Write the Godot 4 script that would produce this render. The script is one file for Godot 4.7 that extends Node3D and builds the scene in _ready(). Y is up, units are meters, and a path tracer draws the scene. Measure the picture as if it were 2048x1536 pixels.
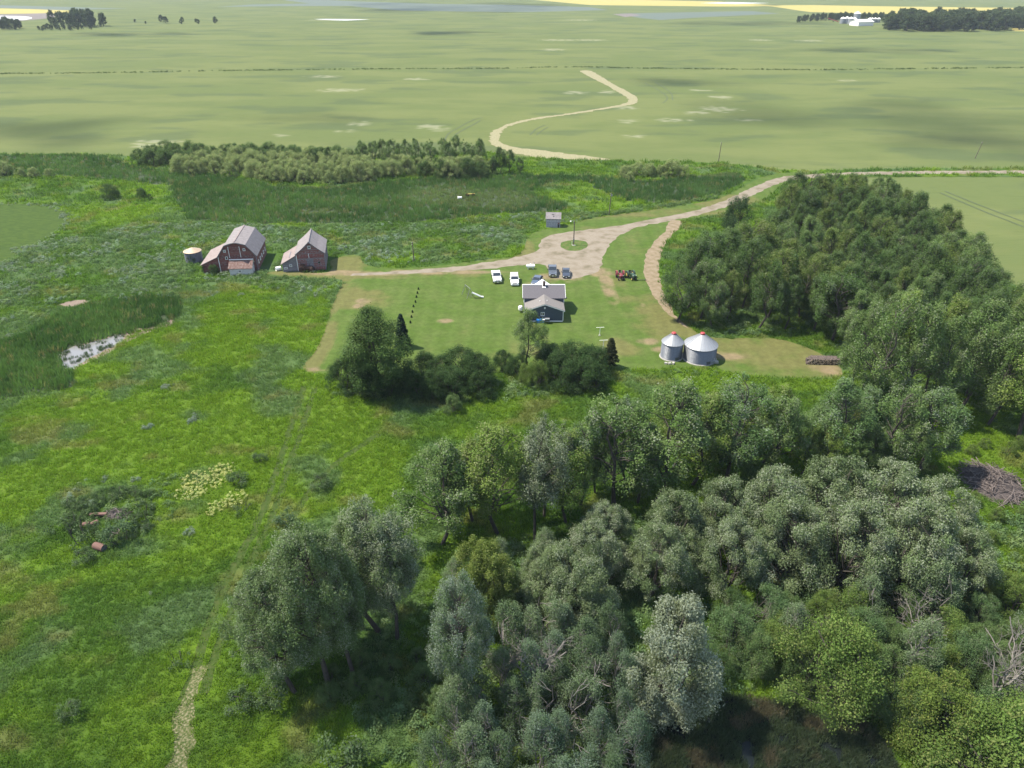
extends Node3D
# An aerial view of a farmyard on the prairie: camera, sky and sun first, then the land, the buildings, vehicles and trees, last the grass.
var rng := RandomNumberGenerator.new()
var taken := {}
var M := {}
var P := {}
var nA := FastNoiseLite.new()
var nB := FastNoiseLite.new()
var nC := FastNoiseLite.new()


class Shape:
	var v := PackedVector3Array()
	var n := PackedVector3Array()
	var c := PackedColorArray()
	var ix := PackedInt32Array()

	func quad(a: Vector3, b: Vector3, cc: Vector3, d: Vector3, col := Color.WHITE):
		var m := (cc - a).cross(b - a)
		if m.length() < 1e-9:
			m = (d - a).cross(cc - a)
		m = m.normalized()
		var k := v.size()
		v.append_array([a, b, cc, d])
		n.append_array([m, m, m, m])
		c.append_array([col, col, col, col])
		ix.append_array([k, k + 1, k + 2, k, k + 2, k + 3])

	func tri(a: Vector3, b: Vector3, cc: Vector3, col := Color.WHITE):
		var m := (cc - a).cross(b - a).normalized()
		var k := v.size()
		v.append_array([a, b, cc])
		n.append_array([m, m, m])
		c.append_array([col, col, col])
		ix.append_array([k, k + 1, k + 2])

	func box(at: Vector3, size: Vector3, turn := Basis.IDENTITY, col := Color.WHITE):
		var h := size * 0.5
		for f in [[Vector3.RIGHT, Vector3.UP, Vector3.BACK], [Vector3.UP, Vector3.BACK, Vector3.RIGHT], [Vector3.BACK, Vector3.RIGHT, Vector3.UP]]:
			for s in [-1.0, 1.0]:
				var o: Vector3 = f[0] * h * s
				var a: Vector3 = f[1] * h
				var b: Vector3 = f[2] * h * s
				quad(at + turn * (o - a - b), at + turn * (o - a + b), at + turn * (o + a + b), at + turn * (o + a - b), col)

	func tube(pts: Array, rad: Array, sides := 6, col := Color.WHITE, caps := true):
		var k := v.size()
		for i in pts.size():
			var dir: Vector3 = (pts[mini(i + 1, pts.size() - 1)] - pts[maxi(i - 1, 0)]).normalized()
			var s := dir.cross(Vector3.RIGHT if absf(dir.x) < 0.8 else Vector3.UP).normalized()
			var u := s.cross(dir)
			for j in sides:
				var a := TAU * j / sides
				var r := s * cos(a) + u * sin(a)
				v.append(pts[i] + r * rad[i])
				n.append(r)
				c.append(col)
		for i in pts.size() - 1:
			for j in sides:
				var a := k + i * sides + j
				var b := k + i * sides + (j + 1) % sides
				ix.append_array([a, a + sides, b + sides, a, b + sides, b])
		if caps:
			for e in [0, pts.size() - 1]:
				var d: Vector3 = (pts[0] - pts[1]) if e == 0 else (pts[e] - pts[e - 1])
				var q := v.size()
				for j in sides:
					v.append(v[k + e * sides + j])
					n.append(d.normalized())
					c.append(col)
				for j in range(1, sides - 1):
					ix.append_array([q, q + j, q + j + 1])

	func lathe(at: Vector3, prof: Array, sides := 24, col := Color.WHITE):  # prof: Vector2(radius, height)
		for i in prof.size() - 1:
			var p: Vector2 = prof[i]
			var q: Vector2 = prof[i + 1]
			var t := (q - p).normalized()
			var k := v.size()
			for j in sides + 1:
				var a := TAU * j / sides
				var o := Vector3(cos(a), 0, sin(a))
				var m := (o * t.y + Vector3.UP * -t.x).normalized()
				v.append_array([at + o * p.x + Vector3.UP * p.y, at + o * q.x + Vector3.UP * q.y])
				n.append_array([m, m])
				c.append_array([col, col])
			for j in sides:
				var a := k + j * 2
				ix.append_array([a, a + 1, a + 3, a, a + 3, a + 2])

	func loft(rings: Array, col := Color.WHITE):  # rings of equal length round a solid, capped at both ends
		var m: int = rings[0].size()
		for i in rings.size() - 1:
			for j in m:
				var e := (j + 1) % m
				quad(rings[i][j], rings[i + 1][j], rings[i + 1][e], rings[i][e], col)
		for r in [rings[0], rings[-1]]:
			for j in range(1, m - 1):
				tri(r[0], r[j], r[j + 1], col)

	func slab(poly: Array, thick: Vector3, col := Color.WHITE):
		var far := []
		for p in poly:
			far.append(p + thick)
		loft([poly, far], col)

	func mesh(leaves := false) -> ArrayMesh:
		if not leaves:
			var mid := Vector3.ZERO
			for i in range(0, ix.size(), 3):
				var a := ix[i]
				var b := ix[i + 1]
				var d := ix[i + 2]
				if (v[d] - v[a]).cross(v[b] - v[a]).dot(n[a] + n[b] + n[d]) < 0:
					ix[i + 1] = d
					ix[i + 2] = b
		var arr := []
		arr.resize(Mesh.ARRAY_MAX)
		arr[Mesh.ARRAY_VERTEX] = v
		arr[Mesh.ARRAY_NORMAL] = n
		arr[Mesh.ARRAY_COLOR] = c
		arr[Mesh.ARRAY_INDEX] = ix
		var o := ArrayMesh.new()
		o.add_surface_from_arrays(Mesh.PRIMITIVE_TRIANGLES, arr)
		return o


# ---------- naming and placing

func numbered(called: String) -> String:
	var k: int = taken.get(called, 0)
	taken[called] = k + 1
	return called if k == 0 else "%s_%03d" % [called, k]


func tag(o: Node, label: String, category: String, group := "", kind := ""):
	if label:
		o.set_meta("label", label)
	if category:
		o.set_meta("category", category)
	if group:
		o.set_meta("group", group)
	if kind:
		o.set_meta("kind", kind)
	return o


func thing(called: String, label: String, category: String, at := Vector3.ZERO, turn := 0.0, group := "") -> Node3D:
	var o := Node3D.new()
	o.name = numbered(called)
	add_child(o)
	o.position = at
	o.rotation.y = turn
	return tag(o, label, category, group)


func part(called: String, s, m: Material, parent: Node = null, leaves := false) -> MeshInstance3D:
	var o := MeshInstance3D.new()
	o.mesh = s.mesh(leaves) if s is Shape else s
	o.material_override = m
	if parent:
		o.name = called
		parent.add_child(o, true)
	else:
		o.name = numbered(called)
		add_child(o)
	return o


func boxed(called: String, m: Material, parent: Node, at: Vector3, size: Vector3, turn := Basis.IDENTITY) -> MeshInstance3D:
	var s := Shape.new()
	s.box(at, size, turn)
	return part(called, s, m, parent)


# ---------- materials

func lin(r: float, g: float, b: float) -> Color:
	return Color(r, g, b).linear_to_srgb()


func flat(col: Color, rough := 0.8, metal := 0.0, spec := 0.5) -> StandardMaterial3D:
	var m := StandardMaterial3D.new()
	m.albedo_color = col
	m.roughness = rough
	m.metallic = metal
	m.metallic_specular = spec
	return m


func grain(seed_: int, size: int, freq: float, ramp: Array, squash := Vector2.ONE, oct := 4) -> ImageTexture:
	# a seamless noise picture coloured by a ramp of linear colours; squash stretches the grain along u or v
	var f := FastNoiseLite.new()
	f.seed = seed_
	f.noise_type = FastNoiseLite.TYPE_SIMPLEX_SMOOTH
	f.frequency = freq
	f.fractal_octaves = oct
	var im := f.get_seamless_image(int(size * squash.x), int(size * squash.y), false, false, 0.2, true)
	im.resize(size, size, Image.INTERPOLATE_BILINEAR)
	im.convert(Image.FORMAT_L8)
	var lut := PackedByteArray()
	for i in 256:
		var t := i / 255.0 * (ramp.size() - 1)
		var k := mini(int(t), ramp.size() - 2)
		var col: Color = ramp[k].lerp(ramp[k + 1], t - k).linear_to_srgb()
		lut.append_array([col.r8, col.g8, col.b8])
	var src := im.get_data()
	var dst := PackedByteArray()
	dst.resize(src.size() * 3)
	for i in src.size():
		var q := src[i] * 3
		dst[i * 3] = lut[q]
		dst[i * 3 + 1] = lut[q + 1]
		dst[i * 3 + 2] = lut[q + 2]
	return ImageTexture.create_from_image(Image.create_from_data(size, size, false, Image.FORMAT_RGB8, dst))


func surfaced(t: Texture2D, metres: float, rough := 0.85, metal := 0.0, world := false) -> StandardMaterial3D:
	var m := flat(lin(0.74, 0.74, 0.74), rough, metal)
	m.albedo_texture = t
	m.uv1_triplanar = true
	m.uv1_world_triplanar = world
	m.uv1_scale = Vector3.ONE / metres
	return m


func boards(seed_: int, rows: int, tones: Array, peel: Array, peel_share: float) -> ImageTexture:
	# weathered siding: each board its own tone, paint worn through to other tones in streaks along the grain
	var r := RandomNumberGenerator.new()
	r.seed = seed_
	var f := FastNoiseLite.new()
	f.seed = seed_
	f.frequency = 0.02
	var sz := 256
	var im := Image.create(sz, sz, false, Image.FORMAT_RGB8)
	var per := sz / rows
	for b in rows:
		var base: Color = tones[r.randi() % tones.size()]
		var worn: Color = peel[r.randi() % peel.size()]
		var off := r.randf() * 900.0
		for y in per:
			for x in sz:
				var t := f.get_noise_2d(x + off, (b * per + y) * 3.0 + off)
				var col := base.lerp(worn, smoothstep(0.1 - peel_share, 0.22 - peel_share, t + r.randf_range(-0.07, 0.07)))
				col = col * r.randf_range(0.9, 1.1)
				im.set_pixel(x, b * per + y, col.linear_to_srgb())
	return ImageTexture.create_from_image(im)


func leafy(tint: Color, back := 0.7) -> StandardMaterial3D:
	var m := flat(tint.linear_to_srgb(), 0.85, 0.0, 0.18)
	m.vertex_color_use_as_albedo = true
	m.backlight_enabled = true
	m.backlight = (Color(0.9, 1.0, 0.5) * back).linear_to_srgb()
	return m


func make_materials():
	var w := Color(1, 1, 1)
	M.white = flat(lin(0.72, 0.72, 0.7), 0.6)
	M.trim = flat(lin(0.66, 0.67, 0.68), 0.6)
	M.black = flat(lin(0.02, 0.02, 0.022), 0.7)
	M.tyre = flat(lin(0.018, 0.018, 0.019), 0.9)
	M.glass = flat(lin(0.02, 0.025, 0.03), 0.08, 0.0, 0.7)
	M.rim = flat(lin(0.4, 0.4, 0.42), 0.35, 0.8)
	M.chrome = flat(lin(0.55, 0.56, 0.58), 0.25, 0.9)
	M.lamp = flat(lin(0.75, 0.77, 0.8), 0.1, 0.3)
	M.wood_pole = surfaced(grain(3, 128, 0.03, [Color(0.08, 0.065, 0.05), Color(0.17, 0.14, 0.11)], Vector2(2, 0.5)), 0.8)
	M.barn_red = surfaced(boards(11, 16, [Color(0.19, 0.05, 0.045), Color(0.15, 0.045, 0.042), Color(0.21, 0.075, 0.065)], [Color(0.19, 0.17, 0.17), Color(0.2, 0.1, 0.09)], 0.02), 3.6)
	M.barn_worn = surfaced(boards(12, 14, [Color(0.24, 0.06, 0.055), Color(0.22, 0.09, 0.085), Color(0.25, 0.075, 0.07), Color(0.2, 0.15, 0.16)], [Color(0.26, 0.23, 0.25), Color(0.2, 0.12, 0.12)], 0.04), 3.2)
	M.grey_boards = surfaced(boards(13, 16, [Color(0.22, 0.21, 0.24), Color(0.18, 0.17, 0.2)], [Color(0.28, 0.27, 0.3), Color(0.15, 0.13, 0.14)], 0.02), 2.6)
	M.white_boards = surfaced(boards(14, 14, [Color(0.6, 0.6, 0.6), Color(0.52, 0.52, 0.52)], [Color(0.33, 0.31, 0.3), Color(0.55, 0.54, 0.52)], -0.1), 2.4)
	M.shed_boards = surfaced(boards(15, 16, [Color(0.5, 0.5, 0.55), Color(0.42, 0.42, 0.48)], [Color(0.2, 0.19, 0.22), Color(0.3, 0.29, 0.32)], 0.0), 2.0)
	M.shingle_grey = surfaced(grain(21, 256, 0.02, [Color(0.14, 0.125, 0.13), Color(0.21, 0.19, 0.195), Color(0.26, 0.235, 0.245), Color(0.31, 0.28, 0.285)], Vector2(1, 1), 6), 5.0)
	M.shingle_rose = surfaced(grain(22, 256, 0.015, [Color(0.19, 0.14, 0.135), Color(0.27, 0.22, 0.215), Color(0.31, 0.26, 0.255)], Vector2(1, 1), 6), 4.0)
	M.shingle_peeled = surfaced(grain(23, 256, 0.022, [Color(0.1, 0.05, 0.04), Color(0.13, 0.07, 0.06), Color(0.17, 0.1, 0.09), Color(0.36, 0.32, 0.31)], Vector2(1, 1), 5), 3.0)
	M.roof_dark = surfaced(grain(24, 256, 0.05, [Color(0.085, 0.08, 0.095), Color(0.115, 0.108, 0.125), Color(0.14, 0.13, 0.15)], Vector2(1, 1), 6), 4.0)
	M.roof_light = surfaced(grain(25, 256, 0.05, [Color(0.16, 0.145, 0.145), Color(0.2, 0.185, 0.18), Color(0.23, 0.21, 0.205)], Vector2(1, 1), 6), 4.0)
	M.house_blue = surfaced(boards(16, 32, [Color(0.045, 0.068, 0.11), Color(0.052, 0.076, 0.118)], [Color(0.06, 0.085, 0.13)], -0.05), 3.6, 0.6)
	M.concrete = surfaced(grain(26, 128, 0.05, [Color(0.36, 0.35, 0.33), Color(0.5, 0.48, 0.45)]), 2.0)
	M.galv = surfaced(grain(27, 256, 0.02, [Color(0.2, 0.215, 0.25), Color(0.26, 0.275, 0.31), Color(0.3, 0.315, 0.35)]), 2.5, 0.42, 0.55)
	M.galv_roof = surfaced(grain(28, 256, 0.02, [Color(0.32, 0.34, 0.38), Color(0.39, 0.41, 0.45)]), 2.5, 0.5, 0.3)
	M.rusty_roof = surfaced(grain(29, 256, 0.03, [Color(0.34, 0.2, 0.11), Color(0.5, 0.38, 0.27), Color(0.52, 0.46, 0.4)]), 2.0, 0.6, 0.2)
	M.old_galv = surfaced(grain(30, 256, 0.03, [Color(0.1, 0.11, 0.13), Color(0.19, 0.2, 0.23)]), 2.0, 0.55, 0.3)
	M.red_cap = flat(lin(0.3, 0.035, 0.04), 0.5)
	M.brick = surfaced(grain(31, 64, 0.1, [Color(0.06, 0.035, 0.03), Color(0.12, 0.07, 0.06)]), 0.6)
	M.rust = surfaced(grain(32, 128, 0.05, [Color(0.035, 0.018, 0.014), Color(0.07, 0.035, 0.026), Color(0.12, 0.06, 0.04)]), 0.8)
	M.rust_pink = surfaced(grain(33, 128, 0.05, [Color(0.12, 0.06, 0.05), Color(0.22, 0.12, 0.1)]), 0.8)
	M.tank = flat(lin(0.74, 0.74, 0.72), 0.4)
	M.blue_tarp = flat(lin(0.015, 0.18, 0.55), 0.4)
	M.red_paint = surfaced(grain(34, 64, 0.05, [Color(0.17, 0.02, 0.025), Color(0.25, 0.045, 0.05)]), 0.8, 0.4)
	M.green_paint = surfaced(grain(35, 64, 0.05, [Color(0.02, 0.06, 0.03), Color(0.045, 0.09, 0.05)]), 0.8, 0.4)
	M.grey_metal = flat(lin(0.22, 0.23, 0.24), 0.5, 0.5)
	M.yellow = flat(lin(0.6, 0.45, 0.12), 0.5)
	M.log = surfaced(grain(36, 64, 0.08, [Color(0.06, 0.045, 0.04), Color(0.14, 0.11, 0.1)]), 0.6)
	M.log_end = flat(lin(0.46, 0.36, 0.28), 0.9)
	M.stick = surfaced(grain(37, 64, 0.05, [Color(0.11, 0.088, 0.085), Color(0.24, 0.2, 0.19)]), 1.0)
	M.stick_dark = surfaced(grain(137, 64, 0.05, [Color(0.045, 0.036, 0.036), Color(0.1, 0.08, 0.078)]), 1.0)
	M.bark = surfaced(grain(38, 128, 0.04, [Color(0.03, 0.026, 0.022), Color(0.065, 0.056, 0.048), Color(0.095, 0.083, 0.072)], Vector2(1.6, 0.6)), 1.6)
	M.bark_pale = surfaced(grain(39, 128, 0.04, [Color(0.17, 0.155, 0.14), Color(0.3, 0.28, 0.26)], Vector2(1.6, 0.6)), 1.6)
	M.leaf = leafy(Color(1, 1, 1))
	M.leaf_dark = leafy(Color(0.64, 0.7, 0.66))
	M.leaf_mid = leafy(Color(0.95, 0.88, 0.7))
	M.leaf_warm = leafy(Color(1.12, 1.08, 0.75))
	M.leaf_cool = leafy(Color(0.92, 0.96, 1.1))
	M.leaf_hedge = leafy(Color(0.4, 0.48, 0.44), 0.5)
	M.leaf_belt = leafy(Color(2.3, 1.8, 2.1))
	M.grass = leafy(Color(1, 1, 1), 1.0)
	M.reed = leafy(Color(1, 1, 1), 1.0)


func painted(w: int, h: int, area: Rect2, col_at: Callable) -> ImageTexture:
	var d := PackedByteArray()
	d.resize(w * h * 3)
	var k := 0
	for j in h:
		var z := area.position.y + area.size.y * (j + 0.5) / h
		for i in w:
			var col: Color = col_at.call(area.position.x + area.size.x * (i + 0.5) / w, z)
			col = col.linear_to_srgb()
			d[k] = col.r8
			d[k + 1] = col.g8
			d[k + 2] = col.b8
			k += 3
	return ImageTexture.create_from_image(Image.create_from_data(w, h, false, Image.FORMAT_RGB8, d))


func jagged(poly: PackedVector2Array, step: float, amp: float, seed_: int) -> PackedVector2Array:
	# an outline resampled and roughened, so that no edge on the ground is ruled with a straightedge
	var out := PackedVector2Array()
	nC.seed = seed_
	for i in poly.size():
		var a := poly[i]
		var b := poly[(i + 1) % poly.size()]
		var pa := poly[(i - 1 + poly.size()) % poly.size()]
		var pb := poly[(i + 2) % poly.size()]
		var k := maxi(1, int(a.distance_to(b) / step))
		for j in k:
			var t := float(j) / k
			var p := a.cubic_interpolate(b, pa, pb, t) if a.distance_to(b) < 80.0 and a.distance_to(pa) < 80.0 and b.distance_to(pb) < 80.0 else a.lerp(b, t)
			var q := Vector2(nC.get_noise_2d(p.x * 14.0, p.y * 14.0), nC.get_noise_2d(p.x * 14.0 + 500.0, p.y * 14.0))
			out.append(p + q * amp)
	return out


func sheet(called: String, poly: PackedVector2Array, y: float, m: Material, area := Rect2(0, 0, 1, 1), fine := 20.0, parent: Node = null) -> MeshInstance3D:
	var tri := Geometry2D.triangulate_polygon(poly)
	if tri.is_empty():
		push_warning(called + " could not be triangulated")
		tri = Geometry2D.triangulate_delaunay(poly)
	var v := PackedVector3Array()
	var n := PackedVector3Array()
	var uv := PackedVector2Array()
	var uv2 := PackedVector2Array()
	for p in poly:
		v.append(Vector3(p.x, y, p.y))
		n.append(Vector3.UP)
		uv.append((p - area.position) / area.size)
		uv2.append(p / fine)
	for i in range(0, tri.size(), 3):
		var a := poly[tri[i]]
		if (poly[tri[i + 1]] - a).cross(poly[tri[i + 2]] - a) < 0:
			var t := tri[i + 1]
			tri[i + 1] = tri[i + 2]
			tri[i + 2] = t
	var arr := []
	arr.resize(Mesh.ARRAY_MAX)
	arr[Mesh.ARRAY_VERTEX] = v
	arr[Mesh.ARRAY_NORMAL] = n
	arr[Mesh.ARRAY_TEX_UV] = uv
	arr[Mesh.ARRAY_TEX_UV2] = uv2
	arr[Mesh.ARRAY_INDEX] = tri
	var me := ArrayMesh.new()
	me.add_surface_from_arrays(Mesh.PRIMITIVE_TRIANGLES, arr)
	var o := part(called, me, m, parent)
	if parent == null:
		o.set_meta("kind", "structure")
	return o


func mapped(t: Texture2D, detail: Texture2D = null, rough := 0.95) -> StandardMaterial3D:
	var m := flat(lin(0.72, 0.72, 0.72), rough, 0.0, 0.2)
	m.albedo_texture = t
	if detail:
		m.detail_enabled = true
		m.detail_blend_mode = BaseMaterial3D.BLEND_MODE_MUL
		m.detail_albedo = detail
		m.detail_uv_layer = BaseMaterial3D.DETAIL_UV_2
	return m


func strip(line: PackedVector2Array, width: float) -> PackedVector2Array:
	var l := PackedVector2Array()
	var r := PackedVector2Array()
	for i in line.size():
		var d := (line[mini(i + 1, line.size() - 1)] - line[maxi(i - 1, 0)]).normalized().orthogonal() * width * 0.5
		l.append(line[i] + d)
		r.append(line[i] - d)
	r.reverse()
	l.append_array(r)
	return l


func smooth(line: PackedVector2Array, step := 2.0, wander := 0.0) -> PackedVector2Array:
	var out := PackedVector2Array()
	for i in line.size() - 1:
		var a := line[i]
		var b := line[i + 1]
		var pa := line[maxi(i - 1, 0)]
		var pb := line[mini(i + 2, line.size() - 1)]
		var k := maxi(1, int(a.distance_to(b) / step))
		for j in k:
			var p := a.cubic_interpolate(b, pa, pb, float(j) / k)
			out.append(p + Vector2(nB.get_noise_2d(p.x * 8.0, p.y * 8.0), nB.get_noise_2d(p.y * 8.0, p.x * 8.0)) * wander)
	out.append(line[-1])
	return out


# ---------- the land

func _ready():
	var cam := Camera3D.new()
	cam.name = "camera"
	add_child(cam)
	cam.position = Vector3(0, 62.0, 0)
	cam.rotation_degrees = Vector3(-30.211, 0, 0)
	cam.fov = 56.746
	cam.near = 0.5
	cam.far = 9000.0
	cam.current = true
	var env := Environment.new()
	env.background_mode = Environment.BG_SKY
	var sm := ProceduralSkyMaterial.new()
	sm.sky_top_color = Color(0.58, 0.68, 0.82)
	sm.sky_horizon_color = Color(0.9, 0.92, 0.94)
	sm.ground_horizon_color = Color(0.7, 0.74, 0.72)
	sm.ground_bottom_color = Color(0.3, 0.34, 0.25)
	sm.sky_curve = 0.2
	sm.sky_energy_multiplier = 0.95
	sm.sun_angle_max = 0.0
	env.sky = Sky.new()
	env.sky.sky_material = sm
	env.tonemap_mode = Environment.TONE_MAPPER_LINEAR
	env.tonemap_exposure = 2.1
	env.fog_enabled = true
	env.fog_density = 0.00008
	env.fog_light_color = Color(0.83, 0.88, 0.94)
	env.sdfgi_enabled = true
	env.ssao_enabled = true
	env.ssil_enabled = true
	var we := WorldEnvironment.new()
	we.environment = env
	add_child(we)
	var sun := DirectionalLight3D.new()
	sun.name = "sun"
	sun.light_energy = 1.6
	sun.light_color = Color(1.0, 0.96, 0.88)
	sun.light_angular_distance = 0.8
	sun.shadow_enabled = true
	add_child(sun)
	sun.look_at_from_position(Vector3.ZERO, Vector3(0.56, -1.0, 0.09))
	for q in [[nA, 5, 0.03], [nB, 6, 0.16], [nC, 7, 0.02]]:
		q[0].seed = q[1]
		q[0].frequency = q[2]
		q[0].fractal_octaves = 4
	rng.seed = 20
	make_materials()
	land()
	clouds()
	print("land ", Time.get_ticks_msec())
	buildings()
	yard()
	vehicles()
	print("built ", Time.get_ticks_msec())
	trees()
	print("trees ", Time.get_ticks_msec())
	greenery()
	print("greenery ", Time.get_ticks_msec())


func clouds():
	# broken fair-weather cloud overhead, out of the picture: its soft shadows lie on the fields; the last two are added to dim the foreground
	var m := flat(lin(0.8, 0.8, 0.8), 1.0)
	m.transparency = BaseMaterial3D.TRANSPARENCY_ALPHA
	m.albedo_color.a = 0.12
	var r := RandomNumberGenerator.new()
	r.seed = 4
	for q in [[164.4, -364.09, 80.3, 58.2, 1], [189.82, -301.2, 36.9, 25.2, 1], [-201.42, -330.53, 49, 29.8, 1], [-120.22, -1559.25, 252, 197, 1], [-93.38, -900.85, 91.1, 37.2, 1], [-405.81, -886.21, 95.3, 36.1, 1], [308.24, -692.64, 84.1, 31.5, 1], [308.64, -1077.63, 115, 52.7, 1], [-98.25, -364.09, 31.6, 12.2, 1], [103.95, -488.59, 51, 18.7, 1], [-30.55, -33.34, 29.5, 7.86, 1], [20.09, -33.34, 38, 9.57, 1]]:
		var s := Shape.new()
		var rx: float = q[2]
		var rz: float = q[3]
		var lump := clampf(minf(rx, rz) * 0.45, 8.0, 60.0)
		var high := 1300.0
		var n := clampi(int(rx * rz / (lump * lump) * 1.5), 8, 90)
		for i in n:
			var a := r.randf() * TAU
			var d := sqrt(r.randf())
			var k := lump * r.randf_range(0.6, 1.2) * (1.15 - 0.5 * d)
			var prof := []
			for j in 9:
				var t := PI * j / 8 - PI / 2
				prof.append(Vector2(maxf(cos(t), 0.01) * k * 1.3, sin(t) * k * 0.5))
			s.lathe(Vector3(cos(a) * d * rx, r.randf_range(-0.3, 0.3) * lump, sin(a) * d * rz), prof, 14)
		var o := part("cloud", s, m)
		o.position = Vector3(q[0] - 0.56 * high, high, q[1] - 0.09 * high)
		o.set_meta("kind", "structure")


func inside(p: Vector2, name_: String) -> bool:
	return P["box_" + name_].has_point(p) and Geometry2D.is_point_in_polygon(p, P[name_])


func keep(name_: String, poly: PackedVector2Array):
	P[name_] = poly
	var r := Rect2(poly[0], Vector2.ZERO)
	for p in poly:
		r = r.expand(p)
	P["box_" + name_] = r


func field(called: String, list: Array, cell: float):
	# patches drawn once on a coarse grid, so that the colour functions can look them up quickly
	var box := Rect2(list[0][0], list[0][1], 0, 0)
	for b in list:
		box = box.merge(Rect2(b[0] - b[2] * 1.6, b[1] - b[3] * 1.6, b[2] * 3.2, b[3] * 3.2))
	var w := int(box.size.x / cell) + 2
	var h := int(box.size.y / cell) + 2
	var d := PackedFloat32Array()
	d.resize(w * h)
	for b in list:
		for j in range(maxi(0, int((b[1] - b[3] * 1.5 - box.position.y) / cell)), mini(h, int((b[1] + b[3] * 1.5 - box.position.y) / cell) + 1)):
			for i in range(maxi(0, int((b[0] - b[2] * 1.5 - box.position.x) / cell)), mini(w, int((b[0] + b[2] * 1.5 - box.position.x) / cell) + 1)):
				var dx: float = (box.position.x + i * cell - b[0]) / b[2]
				var dz: float = (box.position.y + j * cell - b[1]) / b[3]
				var q := dx * dx + dz * dz
				if q < 2.2:
					d[j * w + i] = maxf(d[j * w + i], b[4] * (1.0 - smoothstep(0.15, 2.2, q)))
	P[called] = [box.position, cell, w, h, d]


func blob(f: Array, x: float, z: float) -> float:
	var i := int((x - f[0].x) / f[1] + 0.5)
	var j := int((z - f[0].y) / f[1] + 0.5)
	if i < 0 or j < 0 or i >= f[2] or j >= f[3]:
		return 0.0
	return f[4][j * f[2] + i]


func meadow_col(x: float, z: float) -> Color:
	var a := nA.get_noise_2d(x, z)
	var b := nB.get_noise_2d(x * 0.6 + z * 0.25, z)
	var lush := smoothstep(-0.3, 0.35, a * 0.75 + b * 0.5 + 0.55 * blob(P.bright, x, z) - 0.3 * blob(P.weedy, x, z))
	var col := Color(0.062, 0.118, 0.02).lerp(Color(0.108, 0.178, 0.018), lush)
	col = col.lerp(Color(0.085, 0.135, 0.06), 0.75 * smoothstep(0.05, 0.35, nA.get_noise_2d(x * 1.7 + 300.0, z * 1.7) + 0.3 * blob(P.weedy, x, z)))
	return col.lerp(Color(0.15, 0.15, 0.055), 0.6 * smoothstep(0.22, 0.5, nA.get_noise_2d(x * 2.2 - 700.0, z * 3.0)))


func lawn_col(x: float, z: float) -> Color:
	var a := nA.get_noise_2d(x * 0.9 + 90.0, z * 0.9)
	var b := nB.get_noise_2d(x * 0.9, z * 0.9 + 50.0)
	var dry := clampf(smoothstep(0.0, 0.55, a * 0.7 + b * 0.35 + 0.75 * blob(P.dry, x, z) - 0.24), 0, 1)
	var col := Color(0.083, 0.136, 0.026).lerp(Color(0.108, 0.152, 0.04), 0.5 + b)
	col = col.lerp(Color(0.165, 0.155, 0.062), dry * 0.8)
	var bare := blob(P.bare, x, z)
	col = col.lerp(Color(0.26, 0.2, 0.125), clampf(bare * (0.75 + 1.4 * b), 0, 0.9))
	var mow := 0.045 * sin(x * 2.0 + 0.9 * nA.get_noise_2d(x, z * 0.3)) + 0.03 * sin(z * 2.3 + x * 0.2)
	return col * (1.0 + mow + 0.5 * nB.get_noise_2d(x * 5.0, z * 5.0) * 0.4)


func crop_col(x: float, z: float) -> Color:
	var a := nA.get_noise_2d(x * 0.25, z * 0.6 + 40.0)
	var b := nA.get_noise_2d(x * 0.9 + 800.0, z * 2.6)
	var col := Color(0.112, 0.145, 0.05).lerp(Color(0.152, 0.178, 0.064), 0.2 + 0.6 * smoothstep(-0.3, 0.35, a + 0.35 * b))
	col = col.lerp(Color(0.078, 0.11, 0.05), 0.6 * smoothstep(0.1, 0.42, nA.get_noise_2d(x * 0.35 - 400.0, z * 0.8 - 90.0) + 0.3 * b  - 0.02))
	var pale := blob(P.alkali, x, z)
	if pale > 0.0:
		col = col.lerp(Color(0.33, 0.33, 0.23), smoothstep(0.5, 0.95, pale + 1.6 * nB.get_noise_2d(x * 1.4, z * 2.0)) * 0.55)
	return col


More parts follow.
